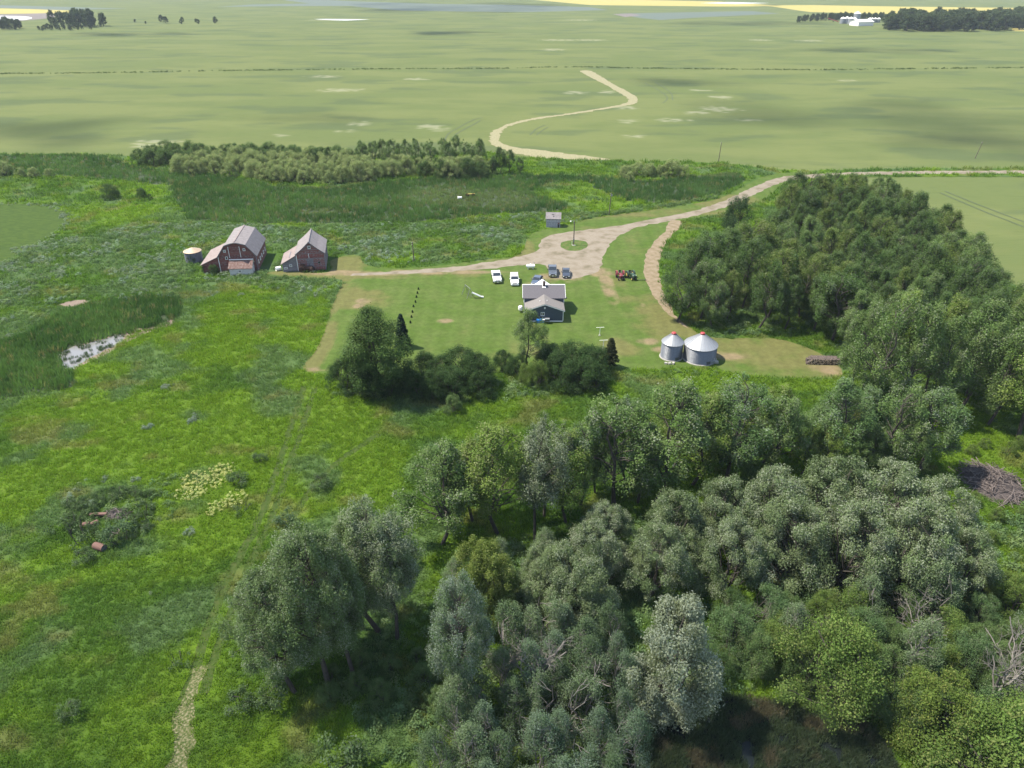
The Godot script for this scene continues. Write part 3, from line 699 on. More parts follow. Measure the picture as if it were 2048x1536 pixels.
func buildings():
	# farmhouse: two-storey block with a low gabled wing towards the camera
	var hs := thing("farmhouse", "dark blue farmhouse with grey gabled roofs and white trim on the mown lawn", "house", Vector3(6.63, 0, -131.73))
	var s := Shape.new()
	var hw := 3.74
	s.loft([[Vector3(-hw, 0.25, 0), Vector3(hw, 0.25, 0), Vector3(hw, 2.6, 0), Vector3(0, 3.9, 0), Vector3(-hw, 2.6, 0)], [Vector3(-hw, 0.25, -4), Vector3(hw, 0.25, -4), Vector3(hw, 2.6, -4), Vector3(0, 3.9, -4), Vector3(-hw, 2.6, -4)]])
	part("wing_wall", s, M.house_blue, hs)
	s = Shape.new()
	s.loft([[Vector3(-4.1, 0.25, -3.98), Vector3(-4.1, 0.25, -10.2), Vector3(-4.1, 3.55, -10.2), Vector3(-4.1, 5.0, -7.09), Vector3(-4.1, 3.55, -3.98)], [Vector3(4.1, 0.25, -3.98), Vector3(4.1, 0.25, -10.2), Vector3(4.1, 3.55, -10.2), Vector3(4.1, 5.0, -7.09), Vector3(4.1, 3.55, -3.98)]])
	part("main_wall", s, M.house_blue, hs)
	s = Shape.new()
	s.box(Vector3(0, 0.12, -2.0), Vector3(hw * 2 - 0.04, 0.26, 4.06))
	s.box(Vector3(0, 0.12, -7.09), Vector3(8.1, 0.26, 6.1))
	part("foundation", s, M.white, hs)
	gable_roof("wing_roof", hs, M.roof_light, -hw, hw, -4.3, 0.0, 2.6, 3.95, true, 0.32)
	var mr := gable_roof("main_roof", hs, M.roof_dark, -4.1, 4.1, -10.2, -3.98, 3.6, 5.02, false, 0.32)
	boxed("ridge_cap", M.white, mr, Vector3(0, 5.17, -7.1), Vector3(8.85, 0.1, 0.34))
	for q in [-1.0, 1.0]:
		s = Shape.new()
		s.box(Vector3(4.43 * q, 0, 0) + Vector3(0, 4.36, -5.48), Vector3(0.06, 0.2, 3.76), Basis(Vector3.RIGHT, atan2(1.42, 3.11)))
		part("gable_trim", s, M.trim, hs)
	s = Shape.new()
	for q in [-1.0, 1.0]:
		s.box(Vector3(2.02 * q, 3.17, 0.335), Vector3(4.35, 0.17, 0.05), Basis(Vector3.BACK, -q * atan2(1.35, 3.74)))
	part("rake_board", s, M.trim, hs)
	for q in [-1.0, 1.0]:
		boxed("corner_board", M.trim, hs, Vector3(hw * q, 1.4, 0.02), Vector3(0.14, 2.3, 0.14))
		boxed("corner_board", M.trim, hs, Vector3(4.1 * q, 1.85, -3.96), Vector3(0.14, 3.2, 0.14))
	window_on(hs, Vector3(-0.42, 1.72, 0), 0.68, 0.72)
	window_on(hs, Vector3(4.1, 2.0, -6.0), 0.9, 1.2, PI / 2)
	window_on(hs, Vector3(4.1, 2.0, -8.6), 0.9, 1.2, PI / 2)
	window_on(hs, Vector3(-4.1, 2.0, -7.0), 0.9, 1.2, -PI / 2)
	boxed("gable_vent", M.trim, hs, Vector3(0.0, 3.05, 0.03), Vector3(0.3, 0.36, 0.06))
	s = Shape.new()
	s.box(Vector3(0.05, 5.35, -6.75), Vector3(0.5, 1.1, 0.5))
	s.box(Vector3(0.05, 5.93, -6.75), Vector3(0.58, 0.08, 0.58))
	var ch := part("chimney", s, M.brick, hs)
	boxed("flue", M.black, ch, Vector3(0.05, 6.05, -6.75), Vector3(0.2, 0.2, 0.2))
	boxed("chimney_flashing", M.trim, hs, Vector3(0.05, 4.97, -6.55), Vector3(0.72, 0.1, 0.75), Basis(Vector3.RIGHT, 0.42))
	for q in [Vector3(-0.95, 3.72, -1.6), Vector3(0.5, 3.86, -1.4)]:
		s = Shape.new()
		s.tube([q, q + Vector3(0, 0.3, 0)], [0.07, 0.07], 8)
		part("vent_pipe", s, M.white, hs)
	# the gabled entry porch behind
	s = Shape.new()
	s.loft([[Vector3(-1.5, 0, -10.2), Vector3(1.5, 0, -10.2), Vector3(1.5, 2.7, -10.2), Vector3(0, 3.7, -10.2), Vector3(-1.5, 2.7, -10.2)], [Vector3(-1.5, 0, -12.9), Vector3(1.5, 0, -12.9), Vector3(1.5, 2.7, -12.9), Vector3(0, 3.7, -12.9), Vector3(-1.5, 2.7, -12.9)]])
	part("porch_wall", s, M.white, hs)
	gable_roof("porch_roof", hs, M.white, -1.5, 1.5, -13.0, -9.6, 2.75, 3.86, true, 0.3)
	s = Shape.new()
	s.tube([Vector3(4.1, 3.3, -4.6), Vector3(4.45, 3.3, -4.6)], [0.03, 0.03], 5)
	s.lathe(Vector3(4.5, 3.12, -4.6), [Vector2(0.02, 0.0), Vector2(0.22, 0.05), Vector2(0.26, 0.3), Vector2(0.02, 0.36)], 10)
	part("satellite_dish", s, M.black, hs)

	# big red barn with a gambrel roof
	var bn := thing("barn", "big red barn with grey gambrel roof and a lean-to on one side", "barn", Vector3(-64.7, 0, -159.6), deg_to_rad(7.6))
	var g := [Vector2(-4.4, 3.9), Vector2(-2.45, 6.5), Vector2(0, 7.25), Vector2(2.45, 6.5), Vector2(4.4, 3.9)]
	var f := []
	var bk := []
	for q in [Vector2(-4.3, 0), Vector2(4.3, 0), Vector2(4.3, 3.9), Vector2(2.4, 6.42), Vector2(0, 7.17), Vector2(-2.4, 6.42), Vector2(-4.3, 3.9)]:
		f.append(Vector3(q.x, q.y, 0))
		bk.append(Vector3(q.x, q.y, -12.3))
	s = Shape.new()
	s.loft([f, bk])
	part("wall", s, M.barn_red, bn)
	s = Shape.new()
	for i in 4:
		var a: Vector2 = g[i]
		var b: Vector2 = g[i + 1]
		if i == 0:
			a += (a - b).normalized() * 0.3
		if i == 3:
			b += (b - a).normalized() * 0.35
		s.slab([Vector3(a.x, a.y, 0.35), Vector3(b.x, b.y, 0.35), Vector3(b.x, b.y, -12.6), Vector3(a.x, a.y, -12.6)], Vector3(0, 0.13, 0))
	# hay hood at the peak
	s.slab([Vector3(-0.9, 6.98, 0.36), Vector3(0, 7.26, 0.36), Vector3(0, 7.28, 0.95)], Vector3(0, 0.12, 0))
	s.slab([Vector3(0.9, 6.98, 0.36), Vector3(0, 7.26, 0.36), Vector3(0, 7.28, 0.95)], Vector3(0, 0.12, 0))
	var br := part("roof", s, M.shingle_grey, bn)
	s = Shape.new()
	s.box(Vector3(0, 7.42, -6.1), Vector3(0.3, 0.08, 12.9))
	part("ridge_cap", s, M.shingle_rose, br)
	s = Shape.new()
	for i in 4:
		var a: Vector2 = g[i]
		var b: Vector2 = g[i + 1]
		var d := b - a
		s.box(Vector3((a.x + b.x) / 2, (a.y + b.y) / 2 - 0.05, 0.3), Vector3(d.length() + 0.05, 0.16, 0.06), Basis(Vector3.BACK, atan2(d.y, d.x)))
	part("rake_board", s, M.grey_boards, bn)
	s = Shape.new()
	s.loft([[Vector3(-4.32, 0, -0.15), Vector3(-8.3, 0, -0.15), Vector3(-8.3, 2.0, -0.15), Vector3(-4.32, 3.75, -0.15)], [Vector3(-4.32, 0, -10.5), Vector3(-8.3, 0, -10.5), Vector3(-8.3, 2.0, -10.5), Vector3(-4.32, 3.75, -10.5)]])
	part("lean_to_wall", s, M.barn_red, bn)
	s = Shape.new()
	s.slab([Vector3(-4.2, 3.85, 0.15), Vector3(-8.65, 1.92, 0.15), Vector3(-8.65, 1.92, -10.8), Vector3(-4.2, 3.85, -10.8)], Vector3(0, 0.12, 0))
	part("lean_to_roof", s, M.shingle_rose, bn)
	# hay door with pale battens, loft windows, side windows
	var hd := boxed("hay_door", M.barn_red, bn, Vector3(-0.35, 5.0, 0.05), Vector3(2.4, 2.6, 0.1))
	for q in [-1.62, 0.92]:
		boxed("batten", M.trim, hd, Vector3(q, 4.9, 0.13), Vector3(0.1, 2.7, 0.06))
	for q in [Vector3(1.9, 5.35, 0.0), Vector3(-2.55, 5.2, 0.0)]:
		window_on(bn, q, 0.5, 0.5, 0.0, true)
	window_on(bn, Vector3(-2.4, 3.5, 0), 0.5, 0.6, 0.0, false)
	boxed("corner_board", M.trim, bn, Vector3(-4.28, 1.9, 0.02), Vector3(0.14, 3.8, 0.14))
	boxed("corner_board", M.grey_boards, bn, Vector3(4.3, 1.95, 0.02), Vector3(0.14, 3.9, 0.14))
	for i in 5:
		window_on(bn, Vector3(4.3, 1.7, -1.8 - i * 2.2), 0.7, 0.8, PI / 2, true, M.white)

	var an := thing("annex_shed", "small white shed with peeling shingles built against the red barn front", "shed", Vector3(-63.55, 0, -157.2), deg_to_rad(4))
	s = Shape.new()
	s.loft([[Vector3(-2.55, 0, 0), Vector3(-2.55, 0, -2.6), Vector3(-2.55, 2.1, -2.6), Vector3(-2.55, 3.05, -2.0), Vector3(-2.55, 1.75, 0)], [Vector3(2.55, 0, 0), Vector3(2.55, 0, -2.6), Vector3(2.55, 2.1, -2.6), Vector3(2.55, 3.05, -2.0), Vector3(2.55, 1.75, 0)]])
	part("wall", s, M.white_boards, an)
	s = Shape.new()
	s.slab([Vector3(-2.8, 1.62, 0.22), Vector3(2.8, 1.62, 0.22), Vector3(2.75, 3.12, -2.02), Vector3(-2.75, 3.12, -2.02)], Vector3(0, 0.1, 0))
	var ar := part("roof", s, M.shingle_peeled, an)
	s = Shape.new()
	s.slab([Vector3(-2.75, 3.12, -2.02), Vector3(2.75, 3.12, -2.02), Vector3(2.75, 2.25, -2.6), Vector3(-2.75, 2.25, -2.6)], Vector3(0, 0.1, 0))
	s.box(Vector3(0, 3.2, -2.0), Vector3(5.55, 0.12, 0.35))
	part("ridge_cap", s, M.white, ar)
	window_on(an, Vector3(-0.2, 1.05, 0), 0.62, 0.55)
	window_on(an, Vector3(2.55, 1.3, -1.2), 0.4, 0.6, PI / 2)

	# second barn: steep gable with a flared roof
	var b2 := thing("granary", "weathered red and grey gable granary with lean-to beside the big barn", "barn", Vector3(-47.65, 0, -160.35), deg_to_rad(10))
	s = Shape.new()
	s.loft([[Vector3(-3.2, 0, 0), Vector3(3.2, 0, 0), Vector3(3.2, 4.2, 0), Vector3(0, 6.9, 0), Vector3(-3.2, 4.2, 0)], [Vector3(-3.2, 0, -9.4), Vector3(3.2, 0, -9.4), Vector3(3.2, 4.2, -9.4), Vector3(0, 6.9, -9.4), Vector3(-3.2, 4.2, -9.4)]])
	part("wall", s, M.barn_worn, b2)
	s = Shape.new()
	for d in [-1.0, 1.0]:
		s.slab([Vector3(0, 7.05, 0.3), Vector3(d * 1.7, 5.5, 0.3), Vector3(d * 1.7, 5.5, -9.7), Vector3(0, 7.05, -9.7)], Vector3(0, 0.1, 0))
		s.slab([Vector3(d * 1.7, 5.5, 0.3), Vector3(d * 3.5, 4.12, 0.3), Vector3(d * 3.5, 4.12, -9.7), Vector3(d * 1.7, 5.5, -9.7)], Vector3(0, 0.1, 0))
	var r2 := part("roof", s, M.shingle_grey, b2)
	boxed("ridge_cap", M.shingle_grey, r2, Vector3(0, 7.16, -4.7), Vector3(0.25, 0.08, 10.1))
	s = Shape.new()
	for d in [-1.0, 1.0]:
		s.box(Vector3(d * 1.7, 5.52, 0.26), Vector3(4.45, 0.14, 0.06), Basis(Vector3.BACK, -d * atan2(2.93, 3.5)))
	part("rake_board", s, M.grey_boards, b2)
	s = Shape.new()
	s.loft([[Vector3(-3.22, 0, -0.1), Vector3(-6.7, 0, -0.1), Vector3(-6.7, 2.0, -0.1), Vector3(-3.22, 3.9, -0.1)], [Vector3(-3.22, 0, -7.4), Vector3(-6.7, 0, -7.4), Vector3(-6.7, 2.0, -7.4), Vector3(-3.22, 3.9, -7.4)]])
	part("lean_to_wall", s, M.grey_boards, b2)
	s = Shape.new()
	s.slab([Vector3(-3.1, 4.05, 0.2), Vector3(-7.05, 1.9, 0.2), Vector3(-7.05, 1.9, -7.7), Vector3(-3.1, 4.05, -7.7)], Vector3(0, 0.1, 0))
	var lr := part("lean_to_roof", s, M.shingle_rose, b2)
	boxed("loose_board", M.grey_boards, lr, Vector3(-5.0, 3.18, -3.2), Vector3(0.25, 0.06, 4.0), Basis(Vector3.BACK, 0.5))
	window_on(b2, Vector3(0.0, 5.75, 0), 0.55, 0.62)
	window_on(b2, Vector3(-4.8, 1.5, -0.1), 0.5, 0.45)
	window_on(b2, Vector3(-6.0, 0.95, -0.1), 0.7, 0.35)
	window_on(b2, Vector3(1.8, 1.9, 0), 0.5, 0.55, 0.0, false, M.grey_boards)
	boxed("plank_door", M.grey_boards, b2, Vector3(-0.2, 1.8, 0.05), Vector3(1.5, 2.5, 0.1))
	boxed("batten", M.trim, b2, Vector3(-0.35, 3.7, 0.06), Vector3(0.1, 1.1, 0.06))
	boxed("corner_board", M.trim, b2, Vector3(-3.2, 2.1, 0.03), Vector3(0.14, 4.0, 0.12))
	boxed("corner_board", M.grey_boards, b2, Vector3(3.2, 2.1, 0.03), Vector3(0.16, 4.1, 0.12))
	for i in 4:
		boxed("side_door", M.grey_boards, b2, Vector3(3.24, 1.6, -1.4 - i * 2.2), Vector3(0.08, 2.6, 1.4))

	# old shed by the drive
	var sh := thing("old_shed", "leaning weathered white shed with a holed roof beside the gravel drive", "shed", Vector3(11.49, 0, -193.13), deg_to_rad(-4))
	s = Shape.new()
	s.loft([[Vector3(-1.9, 0, 0), Vector3(-1.9, 0, -3.2), Vector3(-1.98, 2.4, -3.2), Vector3(-1.98, 3.7, -1.6), Vector3(-1.95, 2.45, 0)], [Vector3(1.9, 0, 0), Vector3(1.9, 0, -3.2), Vector3(1.8, 2.4, -3.2), Vector3(1.8, 3.7, -1.6), Vector3(1.85, 2.45, 0)]])
	part("wall", s, M.shed_boards, sh)
	boxed("painted_sunlit_boarding", M.white_boards, sh, Vector3(-1.97, 1.25, -1.6), Vector3(0.06, 2.3, 3.1))  # paler boards paint this side brighter, as if in sun
	gable_roof("roof", sh, M.shingle_grey, -2.0, 1.95, -3.2, 0.0, 2.5, 3.75, false, 0.18, 0.1)
	for q in [Vector3(-0.15, 3.36, -0.95), Vector3(0.05, 3.0, -0.45)]:
		boxed("roof_hole", M.black, sh, q, Vector3(0.62 if q.y > 3.2 else 0.35, 0.03, 0.28), Basis(Vector3.RIGHT, 0.66))
	s = Shape.new()
	s.box(Vector3(1.45, 1.25, 0.03), Vector3(0.42, 0.35, 0.06))
	part("red_panel", s, M.red_paint, sh)
	boxed("door", M.black, sh, Vector3(1.45, 0.5, 0.02), Vector3(0.5, 0.95, 0.06))

	# two steel grain bins
	for q in [[Vector3(29.51, 0, -116.62), 1.95, 3.1, 4.65, "small round steel grain bin with red cap beside the bigger bin"], [Vector3(34.58, 0, -116.03), 2.95, 2.95, 4.9, "large round steel grain bin with red cap on the lawn edge"]]:
		var bi := thing("grain_bin", q[4], "grain bin", q[0], 0.0, "steel grain bins on the lawn")
		var rr: float = q[1]
		var hh: float = q[2]
		s = Shape.new()
		var prof := []
		var rings := int(hh / 0.11)
		for i in rings * 2 + 1:
			prof.append(Vector2(rr + (0.025 if i % 2 else -0.025), hh * i / (rings * 2)))
		s.lathe(Vector3.ZERO, prof, 40)
		part("wall", s, M.galv, bi)
		s = Shape.new()
		var top: float = q[3]
		s.lathe(Vector3.ZERO, [Vector2(rr + 0.1, hh - 0.06), Vector2(rr + 0.12, hh), Vector2(0.42, top), Vector2(0.1, top + 0.02)], 40)
		var ro := part("roof", s, M.galv_roof, bi)
		for i in 24:
			var a := TAU * i / 24
			var o := Vector3(cos(a), 0, sin(a))
			s = Shape.new()
			s.tube([o * (rr + 0.11) + Vector3(0, hh + 0.03, 0), o * 0.45 + Vector3(0, top + 0.02, 0)], [0.035, 0.03], 4)
			part("rib", s, M.galv_roof, ro)
		s = Shape.new()
		s.lathe(Vector3.ZERO, [Vector2(0.4, top - 0.08), Vector2(0.44, top + 0.1), Vector2(0.43, top + 0.26), Vector2(0.3, top + 0.36), Vector2(0.02, top + 0.38)], 20)
		part("cap", s, M.red_cap, bi)
		s = Shape.new()
		s.lathe(Vector3.ZERO, [Vector2(rr + 0.22, 0.0), Vector2(rr + 0.2, 0.12), Vector2(rr - 0.1, 0.13)], 32)
		part("footing", s, M.concrete, bi)
		boxed("hatch", M.old_galv, bi, Vector3(rr * 0.35, 0.45, rr * 0.95), Vector3(0.7, 0.6, 0.08), Basis(Vector3.UP, 0.35))
	# the old bin by the barn
	var ob := thing("old_bin", "old round metal bin with low rusty conical roof beside the big barn lean-to", "grain bin", Vector3(-78.41, 0, -167.09))
	s = Shape.new()
	var pr := []
	for i in 41:
		pr.append(Vector2(2.0 + (0.02 if i % 2 else -0.02), 2.5 * i / 40))
	s.lathe(Vector3.ZERO, pr, 32)
	part("wall", s, M.old_galv, ob)
	s = Shape.new()
	s.lathe(Vector3.ZERO, [Vector2(2.12, 2.46), Vector2(2.14, 2.52), Vector2(0.35, 3.25), Vector2(0.02, 3.28)], 32)
	part("roof", s, M.rusty_roof, ob)

	# the neighbour's farm far beyond the crop
	var far := thing("machine_shed", "long white machine shed with dark end wall at the far farmstead", "building", Vector3(451.15, 0, -1027.46), 0.35)
	s = Shape.new()
	s.loft([[Vector3(-12, 0, 8), Vector3(-12, 0, -8), Vector3(-12, 4.6, -8), Vector3(-12, 7.0, 0), Vector3(-12, 4.6, 8)], [Vector3(12, 0, 8), Vector3(12, 0, -8), Vector3(12, 4.6, -8), Vector3(12, 7.0, 0), Vector3(12, 4.6, 8)]])
	part("wall", s, M.white, far)
	gable_roof("roof", far, M.white, -12, 12, -8, 8, 4.7, 7.1, false, 0.5, 0.2)
	boxed("end_door", M.grey_metal, far, Vector3(12.1, 2.2, 0), Vector3(0.3, 4.4, 10))
	for q in [[Vector3(442.54, 0, -1067.22), 3.4, 6.0], [Vector3(447.9, 0, -1067.22), 3.4, 6.5], [Vector3(449.07, 0, -1057.01), 3.4, 6.5], [Vector3(453.72, 0, -1057.01), 3.4, 6.0], [Vector3(483.93, 0, -1121.31), 4.6, 9.5], [Vector3(487.86, 0, -1088.24), 2.5, 4.5], [Vector3(491.28, 0, -1088.24), 2.5, 4.5], [Vector3(495.38, 0, -1088.24), 2.5, 4.5], [Vector3(500.16, 0, -1088.24), 2.5, 4.5]]:
		var big: bool = q[2] > 9.0
		var small: bool = q[2] < 5.0
		var nm := "tall domed white grain bin behind the white machine shed" if big else ("small silver grain bin in the short row beside the far trees" if small else "silver grain bin in the row next to the white machine shed")
		var o := thing("far_bin", nm, "grain bin", q[0], 0.0, "grain bins at the far farm")
		s = Shape.new()
		s.lathe(Vector3.ZERO, [Vector2(q[1], 0), Vector2(q[1], q[2])], 16)
		part("wall", s, M.galv_roof, o)
		s = Shape.new()
		s.lathe(Vector3.ZERO, [Vector2(q[1] + 0.1, q[2]), Vector2(0.3, q[2] + q[1] * 0.6), Vector2(0.02, q[2] + q[1] * 0.62)], 16)
		part("roof", s, M.white, o)
	var au := thing("grain_auger", "red grain auger standing on wheels at the far farmstead", "auger", Vector3(444.27, 0, -1099.05), 0.0)
	s = Shape.new()
	s.tube([Vector3(6, 0.4, 0), Vector3(-9, 4.6, 0)], [0.45, 0.4], 8)
	part("tube", s, M.red_cap, au)
	s = Shape.new()
	for q in [-1.2, 1.2]:
		s.tube([Vector3(0, 2.2, 0), Vector3(-1, 0.5, q)], [0.12, 0.12], 5)
	part("frame", s, M.grey_metal, au)
	for q in [-1.2, 1.2]:
		s = Shape.new()
		s.tube([Vector3(-1, 0.5, q - 0.15), Vector3(-1, 0.5, q + 0.15)], [0.5, 0.5], 12)
		part("wheel", s, M.tyre, au)


# ---------- things about the yard

func pole(called: String, label: String, at: Vector3, h: float, lean := Vector3.ZERO, arm := false):
	var o := thing(called, label, "pole", at)
	var s := Shape.new()
	s.tube([Vector3.ZERO, Vector3(0, h * 0.5, 0) + lean * 0.5, Vector3(0, h, 0) + lean], [0.15, 0.13, 0.1], 8)
	part("post", s, M.wood_pole, o)
	if arm:
		s = Shape.new()
		s.lathe(lean + Vector3(0.22, h - 1.0, 0), [Vector2(0.02, 0), Vector2(0.16, 0.02), Vector2(0.16, 0.55), Vector2(0.02, 0.6)], 12)
		part("transformer", s, M.galv_roof, o)
	for q in [0.25, 0.7]:
		s = Shape.new()
		s.lathe(lean + Vector3(-0.12, h - q, 0), [Vector2(0.02, -0.05), Vector2(0.06, 0), Vector2(0.05, 0.1), Vector2(0.01, 0.14)], 8)
		part("insulator", s, M.white, o)
	return o


func yard():
	var lp: Node3D = pole("yard_light_pole", "wooden yard light pole standing on the grass island in the gravel", Vector3(16.04, 0, -178.55), 6.5)
	var s := Shape.new()
	s.tube([Vector3(0, 6.3, 0), Vector3(-0.5, 6.5, 0), Vector3(-0.9, 6.45, 0)], [0.035, 0.035, 0.035], 6)
	part("lamp_arm", s, M.galv_roof, lp)
	s = Shape.new()
	s.lathe(Vector3(-0.95, 6.2, 0), [Vector2(0.02, 0.0), Vector2(0.2, 0.03), Vector2(0.16, 0.2), Vector2(0.05, 0.3)], 12)
	part("lamp_head", s, M.white, lp)
	boxed("meter_box", M.grey_metal, lp, Vector3(0.0, 1.3, 0.2), Vector3(0.36, 0.9, 0.2))
	boxed("base_slab", M.concrete, lp, Vector3(0.05, 0.04, 0.3), Vector3(0.9, 0.1, 0.5))
	s = Shape.new()
	s.tube([Vector3(-0.45, 0, 0.15), Vector3(-0.45, 1.1, 0.15)], [0.04, 0.04], 6)
	part("stake", s, M.white, lp)
	pole("power_pole", "dark wooden power pole with transformer at the weedy edge of the drive", Vector3(28.41, 0, -204.83), 6.5, Vector3(0.2, 0, 0), true)
	pole("power_pole", "lone wooden power pole where the crop meets the grassy corner", Vector3(77.36, 0, -272.14), 7.0, Vector3(0.12, 0, 0))
	pole("power_pole", "leaning wooden power pole standing in the crop by a dark patch", Vector3(176.22, 0, -277.04), 6.2, Vector3(0.9, 0, 0))
	pole("power_pole", "slim wooden pole in the tall grass between the granary and the drive", Vector3(-24.12, 0, -166.4), 5.0, Vector3(-0.05, 0, 0))

	# propane tank with its riser
	var t := thing("propane_tank", "white horizontal propane tank on the lawn near the gravel", "tank", Vector3(4.44, 0, -161.32), 0.06)
	s = Shape.new()
	s.tube([Vector3(-1.05, 0.75, 0), Vector3(-0.98, 0.75, 0), Vector3(-0.8, 0.75, 0), Vector3(0.8, 0.75, 0), Vector3(0.98, 0.75, 0), Vector3(1.05, 0.75, 0)], [0.12, 0.32, 0.45, 0.45, 0.32, 0.12], 16)
	part("shell", s, M.tank, t)
	for q in [-0.6, 0.6]:
		boxed("leg", M.tank, t, Vector3(q, 0.17, 0), Vector3(0.15, 0.36, 0.6))
	s = Shape.new()
	s.lathe(Vector3(0, 1.15, 0), [Vector2(0.16, 0), Vector2(0.17, 0.14), Vector2(0.02, 0.2)], 12)
	part("valve_dome", s, M.tank, t)
	var hy := thing("water_hydrant", "slim pale pipe hydrant standing beside the white propane tank", "pipe", Vector3(5.17, 0, -161.65))
	s = Shape.new()
	s.tube([Vector3(0, 0, 0), Vector3(0, 1.6, 0)], [0.06, 0.06], 8)
	part("pipe", s, M.galv_roof, hy)
	s = Shape.new()
	s.tube([Vector3(0, 1.55, 0), Vector3(0.2, 1.6, 0.05), Vector3(0.25, 1.35, 0.05)], [0.05, 0.05, 0.04], 8)
	part("spout", s, M.grey_metal, hy)

	# swing set with a slide
	t = thing("swing_set", "metal swing set frame with a white slide on the lawn", "swing set", Vector3(-9.68, 0, -144.97), 0.5)
	s = Shape.new()
	for q in [-1.3, 1.3]:
		for d in [-0.9, 0.9]:
			s = Shape.new()
			s.tube([Vector3(d, 0, q), Vector3(0, 2.2, q * 0.92)], [0.05, 0.05], 6)
			part("leg", s, M.grey_metal, t)
	s = Shape.new()
	s.tube([Vector3(0, 2.2, -1.25), Vector3(0, 2.2, 1.25)], [0.05, 0.05], 6)
	part("top_bar", s, M.grey_metal, t)
	for q in [-0.5, 0.35]:
		s = Shape.new()
		for d in [-0.2, 0.2]:
			s.tube([Vector3(0, 2.18, q + d), Vector3(0, 0.5, q + d)], [0.012, 0.012], 4)
		s.box(Vector3(0, 0.48, q), Vector3(0.2, 0.04, 0.46))
		part("swing", s, M.black, t)
	s = Shape.new()
	for q in [[Vector3(0.3, 1.25, 1.45), Vector3(1.2, 0.75, 1.9)], [Vector3(1.2, 0.75, 1.9), Vector3(2.0, 0.3, 2.3)], [Vector3(2.0, 0.3, 2.3), Vector3(2.5, 0.18, 2.55)]]:
		var dv: Vector3 = q[1] - q[0]
		var b := Basis.looking_at(dv.normalized(), Vector3.UP)
		s.box((q[0] + q[1]) / 2, Vector3(0.5, 0.05, dv.length() + 0.05), b)
		for d in [-1.0, 1.0]:
			s.box((q[0] + q[1]) / 2 + b * Vector3(0.25 * d, 0.06, 0), Vector3(0.05, 0.17, dv.length() + 0.05), b)
	part("slide", s, M.white, t)
	s = Shape.new()
	for d in [-0.2, 0.2]:
		s.tube([Vector3(0.0 + d, 0, 1.1), Vector3(0.3 + d, 1.3, 1.4)], [0.03, 0.03], 5)
	for i in 4:
		s.tube([Vector3(-0.18 + i * 0.07, 0.25 + i * 0.28, 1.15 + i * 0.07), Vector3(0.24 + i * 0.07, 0.25 + i * 0.28, 1.15 + i * 0.07)], [0.025, 0.025], 5)
	part("ladder", s, M.grey_metal, t)

	# washing line posts
	for q in [[Vector3(17.18, 0, -125.4), "white T shaped clothesline post standing in the open lawn"], [Vector3(17.25, 0, -119.85), "white T shaped clothesline post behind the small dark pine"]]:
		t = thing("clothesline_post", q[1], "post", q[0], 0.0, "clothesline posts on the lawn")
		s = Shape.new()
		s.tube([Vector3.ZERO, Vector3(0.03, 1.75, 0)], [0.05, 0.05], 8)
		part("post", s, M.white, t)
		s = Shape.new()
		s.tube([Vector3(-0.75, 1.72, 0), Vector3(0.8, 1.8, 0)], [0.045, 0.045], 8)
		part("cross_bar", s, M.white, t)
		boxed("base", M.concrete, t, Vector3(0, 0.05, 0), Vector3(0.35, 0.12, 0.35))

	# things against the house
	t = thing("blue_pool", "bright blue plastic wading pool leaning on the farmhouse wall", "wading pool", Vector3(5.7, 0, -131.35))
	s = Shape.new()
	s.tube([Vector3(-0.75, 0.55, 0.05), Vector3(0.75, 0.55, 0.05)], [0.3, 0.3], 12)
	s.box(Vector3(0, 0.25, 0.0), Vector3(1.6, 0.5, 0.5))
	part("tub", s, M.blue_tarp, t)
	s = Shape.new()
	s.tube([Vector3(-0.85, 0.86, 0.1), Vector3(0, 0.92, 0.12), Vector3(0.85, 0.86, 0.1)], [0.06, 0.07, 0.06], 8)
	part("rim", s, flat(lin(0.1, 0.35, 0.7), 0.4), t)
	t = thing("barbecue_grill", "black barbecue grill with lid against the blue house wall", "grill", Vector3(7.1, 0, -130.88))
	s = Shape.new()
	s.tube([Vector3(-0.5, 0.95, 0), Vector3(0.5, 0.95, 0)], [0.3, 0.3], 12)
	part("lid", s, M.grey_metal, t)
	boxed("firebox", M.black, t, Vector3(0, 0.75, 0), Vector3(1.0, 0.3, 0.5))
	boxed("side_shelf", M.trim, t, Vector3(-0.75, 0.86, 0), Vector3(0.45, 0.05, 0.45))
	for q in [Vector2(-0.45, -0.2), Vector2(0.45, -0.2), Vector2(-0.45, 0.2), Vector2(0.45, 0.2)]:
		boxed("leg", M.black, t, Vector3(q.x, 0.3, q.y), Vector3(0.06, 0.62, 0.06))
	t = thing("round_tank", "white rounded fuel tank on legs beside the farmhouse", "tank", Vector3(1.78, 0, -136.5))
	s = Shape.new()
	s.lathe(Vector3(0, 0.35, 0), [Vector2(0.05, 0), Vector2(0.4, 0.08), Vector2(0.5, 0.3), Vector2(0.5, 0.75), Vector2(0.38, 1.02), Vector2(0.02, 1.12)], 16)
	part("shell", s, M.tank, t)
	for i in 3:
		var a := TAU * i / 3
		boxed("leg", M.grey_metal, t, Vector3(cos(a) * 0.3, 0.2, sin(a) * 0.3), Vector3(0.06, 0.42, 0.06))
	# by the bins
	t = thing("motor_box", "pale metal motor housing on blocks beside the large grain bin", "box", Vector3(36.46, 0, -113.91))
	boxed("housing", M.galv_roof, t, Vector3(0, 0.4, 0), Vector3(0.8, 0.5, 0.6))
	boxed("duct", M.concrete, t, Vector3(0.75, 0.3, 0), Vector3(0.7, 0.4, 0.5))
	for q in [-0.3, 0.3]:
		boxed("handle", M.white, t, Vector3(q, 0.85, 0), Vector3(0.05, 0.5, 0.05))
	t = thing("concrete_block", "broken pale concrete blocks in the grass before the small bin", "block", Vector3(28.41, 0, -113.72))
